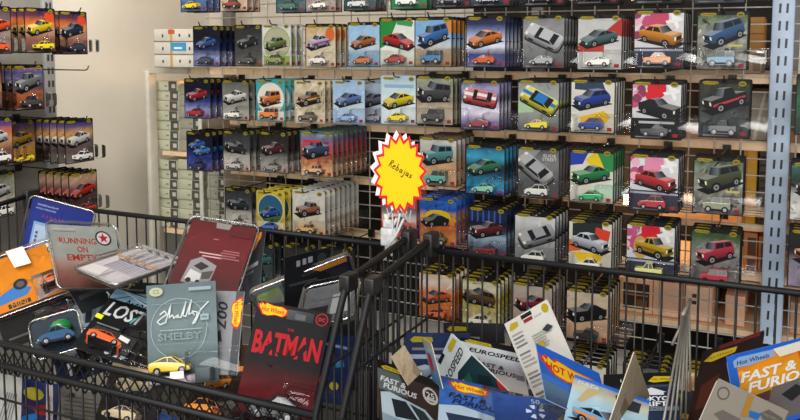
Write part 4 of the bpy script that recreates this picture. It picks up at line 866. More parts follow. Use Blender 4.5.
# ------------------------------------------------------------------ the packs lying in the baskets
POSE = {
    'shelby': ((-1.1089, 1.2609, 0.8202), (-0.2505, -0.0863, 0.4103), 0.1430, 0.1970),
    'batman': ((-0.8804, 1.2459, 0.7943), (-0.1770, 0.2352, 0.5993), 0.1406, 0.2116),
    'lost': ((-1.2808, 1.2149, 0.8625), (-1.1597, 0.3134, 0.3741), 0.1264, 0.1894),
    'red_clam': ((-1.1143, 1.3149, 0.9658), (-0.7303, 0.1208, 0.3096), 0.1488, 0.1965),
    'blue_clam': ((-1.7113, 1.4552, 0.9179), (0.0935, 0.2789, 0.4957), 0.1572, 0.1984),
    'running': ((-1.4332, 1.3471, 0.9535), (-0.8643, 0.1960, 1.1731), 0.1587, 0.1842),
    'orange': ((-1.6081, 1.3351, 0.8988), (-0.8967, -0.2489, 0.9717), 0.1787, 0.1589),
    'white_flat': ((-1.2522, 1.3268, 1.0129), (-1.5425, -0.1120, 1.2932), 0.1564, 0.1711),
    'bond': ((-1.1323, 1.2885, 0.9201), (1.5904, 1.9810, 1.9391), 0.1651, 0.1254),
    'darkgrey': ((-1.0353, 1.3930, 0.9632), (-0.3450, -0.4538, -0.4760), 0.0993, 0.1509),
    'euroA': ((-0.9363, 1.4615, 0.9448), (0.0341, -0.0131, 1.2276), 0.1183, 0.1253),
    'euroB': ((-0.9123, 1.4256, 0.9301), (-0.0643, -0.2173, -0.0670), 0.0996, 0.1133),
    'longpack': ((-0.9326, 1.4522, 0.9754), (0.7539, -0.3216, 0.6630), 0.2118, 0.0946),
    'greyshell': ((-0.7974, 1.3090, 0.9774), (-1.1837, -0.2518, 0.2909), 0.1090, 0.1185),
    'bluefig': ((-0.8007, 1.3208, 0.8177), (-0.2633, 0.4028, 1.1530), 0.0989, 0.1292),
    'blackred': ((-0.7842, 1.3730, 0.8712), (-1.3097, 0.2347, 0.4583), 0.1174, 0.1501),
    'greentoy': ((-1.4434, 1.2528, 0.8312), (-0.8099, -0.1833, 0.8632), 0.0994, 0.0919),
    'clearbox': ((-1.4507, 1.3455, 0.8574), (-1.2599, -0.0340, 0.7432), 0.0942, 0.0996),
    'blacktray': ((-1.5530, 1.2743, 0.8340), (-1.1707, -0.2441, 0.9916), 0.1172, 0.1211),
    'whitepaper': ((-1.5787, 1.2142, 0.6149), (-0.0770, -0.0121, 0.0231), 0.0893, 0.1521),
    'collage': ((-1.4247, 1.1763, 0.6534), (-0.8562, 0.4446, 1.1848), 0.0903, 0.1601),
    'greyboard': ((-1.3113, 1.1938, 0.6576), (-0.9537, 0.3528, 0.9782), 0.1289, 0.1486),
    'darkA': ((-1.3678, 1.3857, 0.8560), (-0.6996, -0.0707, 1.5073), 0.1287, 0.1061),
    'darkB': ((-1.0204, 1.3525, 0.7531), (0.4135, -0.1677, 0.7717), 0.0991, 0.1142),
    'brown_ff': ((-0.5576, 1.1966, 0.8358), (-1.0476, 0.4560, 0.7923), 0.1345, 0.1658),
    'tanpiece': ((-0.5632, 1.2095, 0.9474), (-0.4466, -0.3173, 1.3160), 0.0352, 0.0547),
    'whitegreen': ((-0.4531, 1.3201, 0.8525), (0.1927, -1.0393, -0.5062), 0.1305, 0.1638),
    'thincard': ((-0.5483, 1.2752, 0.9160), (0.2286, -0.2945, -1.0288), 0.1299, 0.0774),
    'hospeed': ((-0.4608, 1.3356, 0.8698), (-1.1229, 0.2610, 0.5762), 0.1294, 0.1578),
    'blue_ff': ((-0.4381, 1.1649, 0.8781), (-1.3561, 0.2163, 0.4189), 0.1211, 0.1648),
    'blue_emblem': ((-0.3386, 1.1790, 0.8872), (-1.3353, 0.1222, 0.4496), 0.1212, 0.1374),
    'whiteback': ((-0.3375, 1.3393, 0.8991), (0.0157, -0.6052, -0.4933), 0.1326, 0.1622),
    'bluehw': ((-0.2825, 1.2069, 0.9441), (-1.2837, 0.4703, 0.5372), 0.1219, 0.1418),
    'darkfront': ((-0.3113, 1.2380, 0.8370), (-0.0663, -0.0697, 1.3123), 0.1156, 0.1189),
    'bluecar': ((-0.2439, 1.1786, 0.9307), (-1.3002, 0.2500, 0.1700), 0.1188, 0.1486),
    'tanback': ((-0.2100, 1.2780, 0.9036), (-0.0771, -0.5811, 1.4390), 0.1374, 0.1053),
    'tokyo': ((-0.2007, 1.2534, 0.8991), (-1.2745, -0.1591, 0.1549), 0.1223, 0.1633),
    'darkred': ((-0.0931, 1.3112, 0.9265), (-0.9233, -0.5604, -0.4479), 0.1283, 0.1605),
    'blackcard': ((-0.0233, 1.4388, 0.8867), (-0.2003, 0.2659, 0.8754), 0.1314, 0.1305),
    'big_ff': ((-0.0013, 1.3724, 0.9207), (-0.2460, -0.0326, 0.8813), 0.1891, 0.1158),
    'greyback': ((-0.0842, 1.1989, 0.8958), (0.0098, 0.4848, 0.8235), 0.1490, 0.1259),
}
NUDGE = {'shelby': (0.0280, -0.0262, 0.0142),
         'batman': (0.0265, -0.0387, 0.0194),
         'lost': (0.0163, -0.0179, 0.0101),
         'bond': (0.0146, -0.0158, 0.0044),
         'blue_clam': (-0.0125, 0.0096, -0.0041),
         'darkgrey': (-0.0054, 0.0063, -0.0038),
         'euroA': (0.0388, -0.0563, 0.0138),
         'euroB': (-0.0394, 0.0552, -0.0094),
         'longpack': (0.0014, 0.0069, 0.0009),
         'bluefig': (0.0138, -0.0241, 0.0098),
         'blackred': (-0.0299, 0.0541, -0.0241),
         'clearbox': (-0.0062, 0.0076, -0.0037),
         'blacktray': (0.0084, -0.0058, 0.0057),
         'darkA': (-0.0938, 0.0165, 0.0395),
         'darkB': (-0.0759, 0.0339, -0.0743),
         'brown_ff': (0.0053, -0.0017, -0.0003),
         'whitegreen': (-0.0017, 0.0275, -0.0144),
         'hospeed': (-0.0092, 0.0330, -0.0143),
         'blue_emblem': (-0.0060, 0.0120, -0.0120),
         'whiteback': (-0.0184, 0.0417, -0.0143),
         'bluehw': (0.0040, -0.0160, 0.0050),
         'darkfront': (0.0174, -0.0257, -0.0125),
         'bluecar': (0.0090, -0.0500, -0.0020),
         'tanback': (0.0, 0.0, 0.0),
         'tokyo': (-0.0038, 0.0354, -0.0160),
         'darkred': (-0.0028, 0.0155, -0.0036),
         'blackcard': (0.0053, 0.0070, -0.0094),
         'big_ff': (-0.0002, -0.0269, 0.0102),
         'fill0': (0.0323, -0.0144, -0.0193),
         'fill1': (0.0426, 0.0411, -0.0696),
         'fill2': (0.0008, 0.0087, -0.0289),
         'fill3': (-0.0244, 0.0215, -0.0316),
         'fill4': (0.0566, -0.0735, -0.0782),
         'fill5': (-0.0043, -0.0617, -0.0761),
         'fill6': (0.0049, -0.0139, -0.0271),
         'fill7': (-0.0379, -0.0340, -0.0023),
         'fill8': (-0.0159, -0.0203, -0.0234),
         'fill9': (0.0387, -0.0183, 0.0172),
         'fill10': (-0.0284, -0.0052, -0.0305),
         'fill11': (0.1314, -0.0820, -0.0657),
         'fill12': (0.1099, -0.0432, -0.0926),
         'fill13': (-0.0179, -0.0643, -0.0152),
         'more0': (-0.0231, 0.0370, -0.0332),
         'more1': (-0.0182, -0.0281, -0.0358),
         'more2': (0.0187, -0.0039, -0.0251),
         'more3': (0.0796, 0.0029, -0.0477),
         'more4': (0.0851, -0.0124, -0.0936),
         'more5': (-0.0152, 0.0870, -0.0224),
         'more6': (-0.0307, 0.0278, -0.0332),
         'more7': (0.0056, -0.1105, -0.0191),
         'more8': (0.0971, -0.0621, -0.0270)}
PK = {}
def pack(key, name, label, cat, art, head='#151516', edge='#b9b4aa', hole=(.5, .95, .16, .05), r=.05, blister=None, bd=.026, car=None, carz=None, group='packs in the baskets', back='#cfcac0', extra=None, shell=None, h=None, corners=(1, 1)):
    loc, rot, W, H = POSE[key]
    if key in NUDGE: loc = tuple(a+b for a, b in zip(loc, NUDGE[key]))
    root = thing(name, label, cat, loc, rot, group); PK[key] = root
    if h:   # card runs on below the visible part
        root.location = Vector(loc) - root.rotation_euler.to_matrix() @ Vector((0, 0, h-H)); H = h
    mb = MB(); card_base(mb, W, H, .0014, head, edge, r=r, hole=hole, back=back, corners=corners)
    A = Art(mb, W, H, (0, 0, 1, 1), y=-.0009, step=.00008)
    art(A); mb.build('backing_card', M_PRINT, root)
    if blister: link('blister', blister_mesh(W, H, bd, *blister), root, (0, -.0035, 0))
    if car:
        L = car.get('L', .5)*W; kw = {k: v for k, v in car.items() if k not in ('k', 'col', 'L', 'flip', 'at', 'rz', 'ry', 'rx')}
        ax, ay, az = car.get('at', (.5, .012, .1))
        toy_car(car['k'], car['col'], L, root, ((ax-.5)*W, -.004-ay, az*H), (car.get('ry', 0), 0, (PI if car.get('flip') else 0)+car.get('rz', 0)), **kw)
    if shell:   # clear plastic case round the card
        t, ex = shell; mb = MB(); w2, h2 = W/2+ex, H+ex
        bm = bmesh.new(); bmesh.ops.create_cube(bm, size=1)
        for v in bm.verts: v.co = Vector((v.co.x*2*w2, v.co.y*t-.004, (h2+ex)*(v.co.z+.5)-ex))
        bmesh.ops.bevel(bm, geom=[e for e in bm.edges if abs(e.verts[0].co.x-e.verts[1].co.x) < 1e-6 and abs(e.verts[0].co.z-e.verts[1].co.z) < 1e-6], offset=.016, segments=4, affect='EDGES', profile=.5)
        bmesh.ops.bevel(bm, geom=[e for e in bm.edges if abs(e.verts[0].co.y-e.verts[1].co.y) < 1e-6], offset=.0012, segments=1, affect='EDGES')
        bmesh.ops.delete(bm, geom=[max((f for f in bm.faces if f.calc_center_median().y < -.004), key=lambda f: f.calc_area())], context='FACES_ONLY')   # open-fronted tray
        mb.bm(bm, '#ffffff', None, False); mb.build('clear_case', M_SHELL, root)
        n = 5; Z0, Z1, X = -ex, h2, w2; rr = .016; P = []
        for cx_, cz_, a0 in ((X-rr, Z1-rr, 0), (-X+rr, Z1-rr, 90), (-X+rr, Z0+rr, 180), (X-rr, Z0+rr, 270)):
            P += [(cx_+rr*math.cos(math.radians(a0+18*i)), -.004, cz_+rr*math.sin(math.radians(a0+18*i))) for i in range(6)]
        mb = MB(); mb.tube(P+[P[0]], .0022, '#c9c7c0', n=5, caps=False); mb.build('case_rim', M_RIM, root)
    if extra: extra(root, W, H)
    return root
M_RIM = clear_plastic('clear_case_rim', .45, (.9, .9, .9), .2)
CT, CP = 'toy car', 'toy pack'
def sticker(root, W, H, x0, z0, x1, z1, col, y=-.031, ang=0, name='sticker'):
    mb = MB(); a, b, c, d = (x0-.5)*W, z0*H, (x1-.5)*W, z1*H
    k = math.tan(ang)*(c-a)
    P = [(a, b), (c, b+k), (c, d+k), (a, d)]
    mb.face([(p, y, q) for p, q in P], col); mb.face([(p, y+.0006, q) for p, q in P[::-1]], col)
    for i in range(4):
        p, q = P[i-1], P[i]; mb.face([(p[0], y, p[1]), (p[0], y+.0006, p[1]), (q[0], y+.0006, q[1]), (q[0], y, q[1])], col)
    return mb.build(name, M_PAPER, root)

# --- left basket, front rank
def a_shelby(A):
    paint(A, [(0,'#55666c'),(.3,'#66777c'),(.6,'#738488'),(1,'#617277')], .05, seed=201)
    for i in range(60):
        t = 2*PI*i/60; t2 = 2*PI*(i+1)/60
        A.stroke([(.46+.40*math.cos(t), .55+.30*math.sin(t)), (.46+.40*math.cos(t2), .55+.30*math.sin(t2))], .004, '#a9bfc2')
    A.ell(.15, .93, .10, .045, '#b9bfa0'); A.text('CS', .15, .93, .09, '#6a7560')
    A.rect(.62, .92, .94, .955, '#93aab0'); A.rect(.08, .80, .9, .805, '#8ba3a8')
    S_ = [(.20,.70),(.27,.735),(.30,.70),(.22,.665),(.16,.63),(.2,.60),(.28,.62),(.30,.665),(.36,.79),(.33,.66),(.38,.69),(.40,.655),(.44,.68),(.47,.66),(.46,.69),(.44,.66),(.50,.66),(.58,.815),(.53,.675),(.57,.665),(.66,.83),(.61,.68),(.66,.70),(.70,.67),(.66,.715),(.74,.70),(.72,.67),(.78,.71),(.70,.60),(.66,.585),(.78,.72),(.9,.80)]
    A.stroke(S_, .008, '#dfe9ea')
    A.text('SHELBY', .48, .475, .62, '#a3b9bd', hgt=.07, bold=.02); A.text('SHELBY', .48, .475, .60, '#6f8085', hgt=.058)
    A.rect(.2, .535, .8, .545, '#9ab0b4')
    for i in range(18): A.rect(.1+.045*i, .40, .12+.045*i, .405, '#93abb0')
    A.rect(.78, .62, .90, .68, '#9db3b7'); A.rect(.8,.64,.88,.66,'#6d888e')
def x_shelby(root, W, H):
    mb = MB(); mb.rbox((-.40*W, -.034, .03*H), (.24*W, -.004, .10*H), .002, '#b9adb6'); mb.rbox((.24*W, -.036, .03*H), (.45*W, -.004, .17*H), .002, '#5d6a70'); mb.build('display_plinth', M_ANY, root)
    mb = MB(); mb.box((-.09*W, -.042, .08*H), (.10*W, -.0405, .15*H), '#f1f0ea', Matrix.Rotation(.0, 4, 'X')); mb.build('sticker', M_PAPER, root)
pack('shelby', 'carded_toy_car', 'blue grey card with white signature and yellow toy roadster in its blister', CT, a_shelby, '#66777c', '#9aa6a8', (.36, .955, .16, .055), .06,
     (.06, .96, .03, .35), .040, dict(k='sport', col='#e0c02a', L=.56, flip=True, at=(.37, .017, .125), rz=.12), extra=x_shelby)
def a_bat(A):
    paint(A, [(0,'#4a1518'),(.2,'#6a171c'),(.38,'#4a1418'),(.5,'#1d1a1e'),(1,'#19191d')], .1, seed=202)
    flame_logo(A, .21, .94, .40, -.03)
    A.ell(.88, .935, .085, .055, '#b8202a'); A.ell(.88, .935, .07, .046, '#19191d'); A.text('DC', .88, .935, .09, '#d8303a', bold=.02)
    A.text('THE', .50, .80, .09, '#b02028', bold=.02)
    A.text('BATMAN', .5, .66, .90, '#c01c26', hgt=.20, bold=.035)
    for p in ([(.20,.62),(.34,.70),(.36,.66),(.28,.58)], [(.62,.60),(.72,.70),(.78,.69),(.70,.58)], [(.36,.60),(.42,.555),(.60,.555),(.66,.60),(.5,.575)]): A.poly(p, '#241316')
    A.rect(.04,.02,.96,.05,'#2c1216')
def x_bat(root, W, H):
    sticker(root, W, H, .34, .13, .42, .19, '#2f7fc0', -.034, .1); sticker(root, W, H, .50, .09, .68, .17, '#dfe3e6', -.035, -.25)
    mb = MB(); mb.rbox((-.17*W+.08*W, -.003, .885*H), (.27*W, -.0012, .975*H), .0006, '#2c2f33'); mb.box((.02*W, -.0045, .90*H), (.16*W, -.003, .95*H), '#4d5257'); mb.build('hang_tab', M_ANY, root)
pack('batman', 'carded_toy_car', 'black card with big red letters and dark toy car behind the front rim', CT, a_bat, '#17171b', '#3a3a3e', (.61, .93, .16, .045), .05,
     (.06, .94, .03, .36), .032, dict(k='muscle', col='#22252a', L=.66, at=(.5, .016, .07), rz=-.1, hub='#b9bcc0'), extra=x_bat)
def a_lost(A):
    paint(A, [(0,'#1a1b1e'),(1,'#1c1d20')], .06, seed=203)
    A.grid(0, .80, 1, .985, 6, 4, lambda u, v: mix(S('#7fb4d2'), S('#b9d8e6'), (u*3+v*2) % 1))
    A.stroke([(.05,.80),(.3,.93),(.6,.90),(.95,.97)], .012, '#2f5f86'); A.stroke([(.2,.96),(.7,.86),(.95,.9)], .01, '#e4f0f4')
    A.stroke([(.30,.80),(.34,.87),(.37,.80),(.42,.84),(.45,.80),(.5,.86),(.53,.80),(.58,.87),(.62,.80),(.68,.88),(.72,.80),(.78,.86),(.82,.80),(.92,.85)], .011, '#14161c')
    A.poly([(0,.81),(1,.84),(1,.78),(0,.76)], '#17181b')
    A.text('LOST', .43, .66, .70, '#d6dade', hgt=.22, bold=.02, shear=.15)
    A.rect(.1,.40,.5,.42,'#8f9296'); A.rect(.1,.30,.3,.33,'#55585c')
    for x in (.55,.7,.82): A.ell(x, .08, .045, .035, '#cfd2d4')
def x_lost(root, W, H):
    sticker(root, W, H, .66, .16, .84, .22, '#dfe0de', -.032, -.2); sticker(root, W, H, .10, .34, .22, .40, '#dbe61c', -.032, -.1)
    mb = MB(); mb.rbox((-.36*W, -.012, .08*H), (.40*W, -.003, .34*H), .003, '#2f2d2c'); mb.build('plinth', M_ANY, root)
pack('lost', 'carded_toy_car', 'black card with slanted white letters and orange toy coupe in a clear box', CT, a_lost, '#1a1b1e', '#5a5c60', (.5, .93, .16, .05), .05,
     (.08, .94, .02, .40), .030, dict(k='sport', col='#d8602a', L=.60, flip=True, at=(.46, .014, .05), rx=0), extra=x_lost)
def a_bond(A):   # printed sideways: card lies on its side
    paint(A, [(0,'#6d7076'),(.6,'#84878d'),(1,'#8d9096')], .05, seed=204)
    A.rect(0, .86, 1, .99, '#4a4c52')
    flame_logo(A, .26, .90, .36, 0); A.text('007', .30, .66, .34, '#22242a', hgt=.17, bold=.02, shear=.2)
    A.poly([(.47,.66),(.62,.7),(.6,.66),(.66,.62),(.5,.6)], '#22242a')
pack('bond', 'carded_toy_car', 'silver grey card turned on its side between two cards, black numerals up the edge', CT, a_bond, '#6f7278', '#a9abb0', (.62, .93, .24, .06), .05)
def a_redc(A):
    paint(A, [(0,'#3c0c11'),(.4,'#551017'),(.75,'#64131a'),(1,'#551017')], .12, seed=205)
    A.poly([(.38,1),(.62,1),(.60,.93),(.40,.93)], '#8a8280'); A.rect(0,0,.45,.16,'#191114'); A.text('AB 25', .2, .08, .22, '#cfc4c4', hgt=.05)
    A.poly([(.16,.24),(.2,.5),(.34,.56),(.6,.48),(.58,.3),(.4,.22)], '#8d8a8c'); A.poly([(.2,.28),(.24,.4),(.42,.36),(.42,.25)], '#c9c8c8'); A.poly([(.27,.44),(.36,.5),(.5,.46),(.4,.4)], '#2a2628'); A.poly([(.42,.38),(.58,.42),(.56,.32),(.44,.3)], '#4d484a')
    A.ell(.26,.27,.04,.03,'#151416'); A.ell(.4,.26,.035,.028,'#151416')
    A.poly([(.52,.22),(.68,.23),(.67,.29),(.53,.28)], '#d8842a')
    for i, (x, y, w) in enumerate(((.28,.60,.42),(.34,.565,.3),(.62,.9,.3),(.64,.865,.2),(.62,.66,.25),(.6,.63,.28),(.62,.6,.22),(.6,.57,.3),(.42,.78,.08))): A.rect(x, y, x+w, y+.016, '#c9a0a2' if i < 2 else '#9a5a60')
    A.poly([(.6,.93),(.97,.93),(.97,.85),(.64,.86)], '#541016')
pack('red_clam', 'clamshell_pack', 'dark red card in a clear clamshell leaning upright behind the signature card', CP, a_redc, '#551017', '#8d6a6c', (.5, .93, .18, .06), .07, shell=(.014, .006))
def a_bluec(A):
    paint(A, [(0,'#2c3f9a'),(.7,'#2a3c92'),(1,'#27368a')], .06, seed=206)
    A.text('GREENLIGHT', .27, .93, .34, '#c9d2ea', hgt=.022); A.text('HOLLYWOOD', .25, .88, .32, '#c9d2ea', hgt=.022)
    for i in range(6): A.poly([(.20+.065*i,.77),(.225+.065*i,.815),(.25+.065*i,.77),(.245+.065*i,.765),(.225+.065*i,.79),(.205+.065*i,.765)], '#a02a86')
    for i in range(4): A.rect(.66+.07*i,.765,.70+.07*i,.81,'#161f52')
    A.rect(.1,.0,.85,.70,'#8fb0da'); A.rect(.13,.02,.33,.66,'#b9cfe8')
    for i in range(9): A.rect(.16,.1+.055*i,.20,.135+.055*i,'#4a66a8')
    A.rect(.36,.02,.83,.62,'#6a8cc4')
pack('blue_clam', 'clamshell_pack', 'deep blue card in a clear clamshell standing at the basket corner', CP, a_bluec, '#2a3b90', '#6a78b4', (.58, .90, .17, .06), .07, shell=(.014, .006))
def a_run(A):
    paint(A, [(0,'#6a4038'),(.25,'#8f6058'),(.4,'#a98a80'),(.5,'#9aa09a'),(1,'#a5aaa2')], .08, seed=207)
    A.text('RUNNING', .40, .74, .56, '#a8352f', hgt=.10, bold=.02); A.text('ON', .44, .60, .16, '#a8352f', hgt=.10, bold=.02); A.text('EMPTY', .42, .47, .46, '#a8352f', hgt=.10, bold=.02)
    A.text('GREENLIGHT', .22, .93, .34, '#d9dcd8', hgt=.03); A.rect(.05,.885,.4,.895,'#6f7672')
    A.ell(.80, .80, .125, .125, '#23263a'); A.ell(.80, .80, .10, .10, '#e0d2d4')
    A.poly([(.80+(.085 if i % 2 == 0 else .035)*math.sin(PI*i/5), .80+(.085 if i % 2 == 0 else .035)*1.1*math.cos(PI*i/5)) for i in range(10)], '#b0243a')
    for i in range(4): A.poly([(.66,.52-.05*i),(.98,.62-.05*i),(.98,.60-.05*i),(.66,.50-.05*i)], '#5a3a34')
pack('running', 'clamshell_pack', 'grey and rust clamshell pack with red lettering and round star badge', CP, a_run, '#8a9088', '#b9bdb8', (.60, .93, .16, .05), .07, shell=(.016, .006))
def a_orange(A):
    paint(A, [(0,'#d87a14'),(.4,'#e28a18'),(1,'#d87e16')], .12, seed=208)
    A.poly([(.84,1),(1,1),(1,.55),(.92,.5)], '#e2ddd4'); A.ell(.90,.86,.065,.075,'#2c2c30'); A.ell(.90,.86,.05,.058,'#d0ccc6'); A.poly([(.87,.84),(.93,.84),(.93,.88),(.87,.88)],'#2c2c30')
    A.poly([(0,.28),(.34,.44),(.5,.3),(.42,.2),(0,.16)], '#3f7cc4'); A.ell(.38,.42,.09,.1,'#2b2b30'); A.ell(.38,.42,.05,.055,'#5a5a60')
    A.rect(0,.0,.5,.16,'#e0821a'); A.rect(.16,.05,.44,.13,'#40342c'); A.text('MINI', .3,.09,.2,'#c98a3a')
    A.poly([(.52,.02),(.95,.1),(.95,.42),(.6,.4)], '#b0a4a4')
    A.poly([(.62,.08),(.7,.1),(.68,.36),(.62,.34)], '#24262a'); A.poly([(.7,.1),(.86,.13),(.82,.38),(.72,.36)], '#e0662a'); A.poly([(.86,.13),(.9,.14),(.88,.38),(.83,.38)], '#efece6')
    A.rect(0,-.01,1,.02,'#2a2728')
def x_orange(root, W, H):
    mb = MB(); mb.face([(-.02*W-.018, -.0165, .68*H), (.09*W, -.0165, .66*H), (.06*W, -.0165, 1.02*H), (-.06*W-.018, -.0165, 1.03*H)], '#e6e1d4'); mb.face([(-.06*W-.018, -.016, 1.03*H), (.06*W, -.016, 1.02*H), (.09*W, -.016, .66*H), (-.02*W-.018, -.016, .68*H)], '#e6e1d4'); mb.build('tape', M_PAPER, root)
    mb = MB()
    for i in range(3): mb.rbox((.02*W+.05*W*i*2.6, -.045, .04*H), (.10*W+.05*W*i*2.6+.012, -.016, .30*H), .003)
    mb.build('inner_tray', M_SHELL, root)
    toy_car('sedan', '#c86a3a', .055, root, (.25*W, -.03, .08*H))
pack('orange', 'clamshell_pack', 'orange clamshell pack with white tape and crinkled clear plastic', CP, a_orange, '#d87e16', '#cfc6ba', (.9, .62, .05, .05), .05, shell=(.028, .006), extra=x_orange)
def a_white(A):
    paint(A, [(0,'#c9c4cc'),(1,'#d6d2d6')], .05, seed=209)
    r = random.Random(4)
    for i in range(13): A.rect(.30+.0*i, .10+.055*i, .30+r.uniform(.35,.6), .118+.055*i, r.choice(('#8f8aa8','#a39cb4','#7a7690')))
    A.poly([(.02,.95),(.25,.97),(.28,.6),(.06,.5)], '#e6e3e2'); A.rect(.0,.45,.28,.5,'#b9b3b8')
def x_white(root, W, H):
    mb = MB()
    for i in range(4): mb.rbox(((.56-.5)*W+.0*i, -.016, (.08+.2*i)*H), ((.97-.5)*W, .0, (.24+.2*i)*H), .004)
    mb.build('clear_bubbles', M_SHELL, root)
    mb = MB(); mb.box((.14*W, -.004, -.0*H), (.165*W, -.0012, H), '#b98a60'); mb.build('kraft_strip', M_ANY, root)
pack('white_flat', 'clamshell_pack', 'white backed clear pack lying flat on top of the heap', CP, a_white, '#cfcad0', '#d9d6d4', (.06, .3, .06, .12), .06, shell=(.018, .005), extra=x_white)
def plain(c0, c1, seed, extra=None, noise=.15):
    def f(A):
        paint(A, [(0, c0), (1, c1)], noise, seed=seed)
        if extra: extra(A)
    return f
pack('darkgrey', 'carded_toy_car', 'narrow dark grey card standing edgeways beside the dark red pack', CT, plain('#3a3e46','#141519',210, lambda A: (flame_logo(A,.55,.88,.6,.5,False,('#b8641c','#d8862a','#000000')), A.rect(.1,.5,.8,.56,'#8f9298'), A.rect(.1,.42,.6,.46,'#6a6e76'), A.poly([(0,0),(.6,0),(.3,.4),(0,.4)],'#55596a'))), '#141519', '#55585c')
for kk, lab, sd in (('euroA', 'black card with three pale marks lying at the back under the rim', 211), ('euroB', 'black hang tab card below the back rim beside a green toy', 212)):
    pack(kk, 'carded_toy_car', lab, CT, plain('#17191d','#101216',sd, lambda A: (A.rect(.25,.80,.33,.9,'#8d9298'), A.rect(.38,.81,.46,.91,'#8d9298'), A.rect(.5,.82,.6,.92,'#8d9298'), A.ell(.8,.86,.1,.08,'#2c333c'), A.rect(.1,.5,.7,.54,'#3a4048'))), '#101216', '#2a2d31', (.14, .86, .08, .07))
pack('longpack', 'toy_set_pack', 'long clear pack with dark blue print, orange strip and lime green toy', CP, plain('#20264a','#2a2f48',213, lambda A: (A.rect(.6,.75,.97,.98,'#e0941c'), A.poly([(.35,.2),(.58,.3),(.56,.7),(.4,.6)],'#2f4a9a'), A.poly([(.4,.75),(.6,.8),(.58,.9),(.42,.88)],'#d8a02a'), A.poly([(.62,.1),(.95,.2),(.95,.6),(.66,.6)],'#3a3a3e'), A.rect(0,0,.3,1,'#7d8c98'))), '#2a2f48', '#5a6068', (.95, .5, .03, .1), shell=(.02, .004),
     extra=lambda root, W, H: (toy_car('sport', '#9be01c', .045, root, (-.12*W, -.022, .35*H)), toy_car('beetle', '#a6d828', .04, root, (-.38*W, -.022, .2*H)), (lambda mb: (mb.rbox((-.48*W, -.04, .05*H), (-.22*W, -.004, .9*H), .006), mb.build('clear_bubble', M_SHELL, root)))(MB())))
pack('greyshell', 'clamshell_pack', 'clear and grey clamshell lying behind the basket side rails', CP, plain('#4a4c50','#5c5f63',214, lambda A: (A.rect(.1,.1,.5,.45,'#1c1e22'), A.rect(.55,.2,.9,.7,'#8f9090'), A.rect(.2,.6,.8,.64,'#4a4d50'))), '#55585c', '#8d8f92', shell=(.024, .004))
pack('bluefig', 'blister_card', 'dark blue card with small orange print behind the black and red card', CT, plain('#1c2c5a','#22356a',215, lambda A: (A.ell(.3,.3,.1,.08,'#d8642a'), A.poly([(.5,.5),(.8,.55),(.7,.7)],'#3a8ac0'), A.ell(.6,.25,.12,.06,'#c9b23a'), A.rect(.1,.8,.8,.84,'#8fa6d8'))), '#1c2c5a')
pack('blackred', 'carded_toy_car', 'black card with a red dot and grey edge behind the side rails', CT, plain('#15161a','#1a1b1f',216, lambda A: (A.ell(.6,.8,.1,.07,'#c8202a'), A.rect(0,.5,.9,.58,'#8d9398'), A.rect(0,.2,.8,.34,'#4d5358'))), '#15161a', '#8d9094', blister=(.08,.92,.05,.5), bd=.03)
pack('greentoy', 'toy_vehicle_pack', 'clear pack holding a toy with green dome and blue body', CP, plain('#22303c','#2a3a48',217), '#26343f', '#3a4a55', (.5, .93, .1, .04), shell=(.012, .003),
     extra=lambda root, W, H: ((lambda bm: (bmesh.ops.create_uvsphere(bm, u_segments=20, v_segments=12, radius=.024), [setattr(v, 'co', Vector((v.co.x+.012, -.016+min(0, v.co.y*.9), .56*H+v.co.z*.75))) for v in bm.verts], (lambda mb: (mb.bm(bm, '#1f7a3c'), mb.build('green_dome', M_TOY, root)))(MB())))(bmesh.new()),
                               toy_car('beetle', '#26557c', .075, root, (-.002, -.022, .14*H), (.3, 0, .2))))
pack('clearbox', 'clear_toy_box', 'small clear box with pale blue card lying behind the orange coupe', CP, plain('#a9c0d4','#8fa8bc',218, lambda A: (A.rect(.1,.2,.3,.8,'#e4e8ea'), A.rect(.35,.2,.5,.8,'#2a3238'), A.rect(.6,.25,.9,.75,'#b9d0e4'))), '#93a9bb', '#b9c4cc', shell=(.03, .004))
pack('blacktray', 'carded_toy_car', 'black card with brown edge lying against the front rim', CT, plain('#17181b','#232222',219, lambda A: (A.rect(.05,.85,.9,.95,'#4a2f22'), A.rect(.1,.2,.6,.26,'#55585c'), A.ell(.8,.4,.06,.05,'#d89a2a'))), '#1a1a1c', '#5a4030', blister=(.08,.92,.05,.55), bd=.024)
pack('whitepaper', 'printed_leaflet', 'white leaflet with grey lines pressed against the lower front wires', 'leaflet', plain('#b9bab6','#c9c9c4',220, lambda A: [A.poly([(.2+.1*i,.3),(.5+.08*i,.75),(.54+.08*i,.75),(.24+.1*i,.3)],'#77787a') for i in range(5)], .06), '#c4c4c0', '#c9c9c6')
pack('collage', 'carded_toy_car', 'blue, yellow and red collage card low behind the front wires', CT, plain('#3a2a3a','#33407a',221, lambda A: (A.ell(.3,.78,.26,.1,'#d2c23a'), A.ell(.75,.85,.14,.08,'#4a4a40'), A.ell(.5,.55,.2,.08,'#b82a30'), A.ell(.2,.6,.14,.08,'#4a2a6a'), A.rect(.62,.1,.80,.97,'#e0d6da'), A.text('TRANSFORMER', .71, .55, .84, '#a0243a', hgt=.055, ang=PI/2), A.poly([(.0,.4),(.4,.5),(.4,.4),(0,.3)],'#2f7ac8')), .3), '#2a2f52')
pack('greyboard', 'carded_toy_car', 'back of a grey brown card with small print below the mesh rim', CT, plain('#6a665f','#77736b',222, lambda A: [A.rect(.1,.86-.07*i,.1+(.7 if i % 3 else .5),.875-.07*i,'#4a4742') for i in range(10)]+[A.ell(.2,.9,.05,.04,'#2c2a28')], .06), '#726e66', '#8d8981')
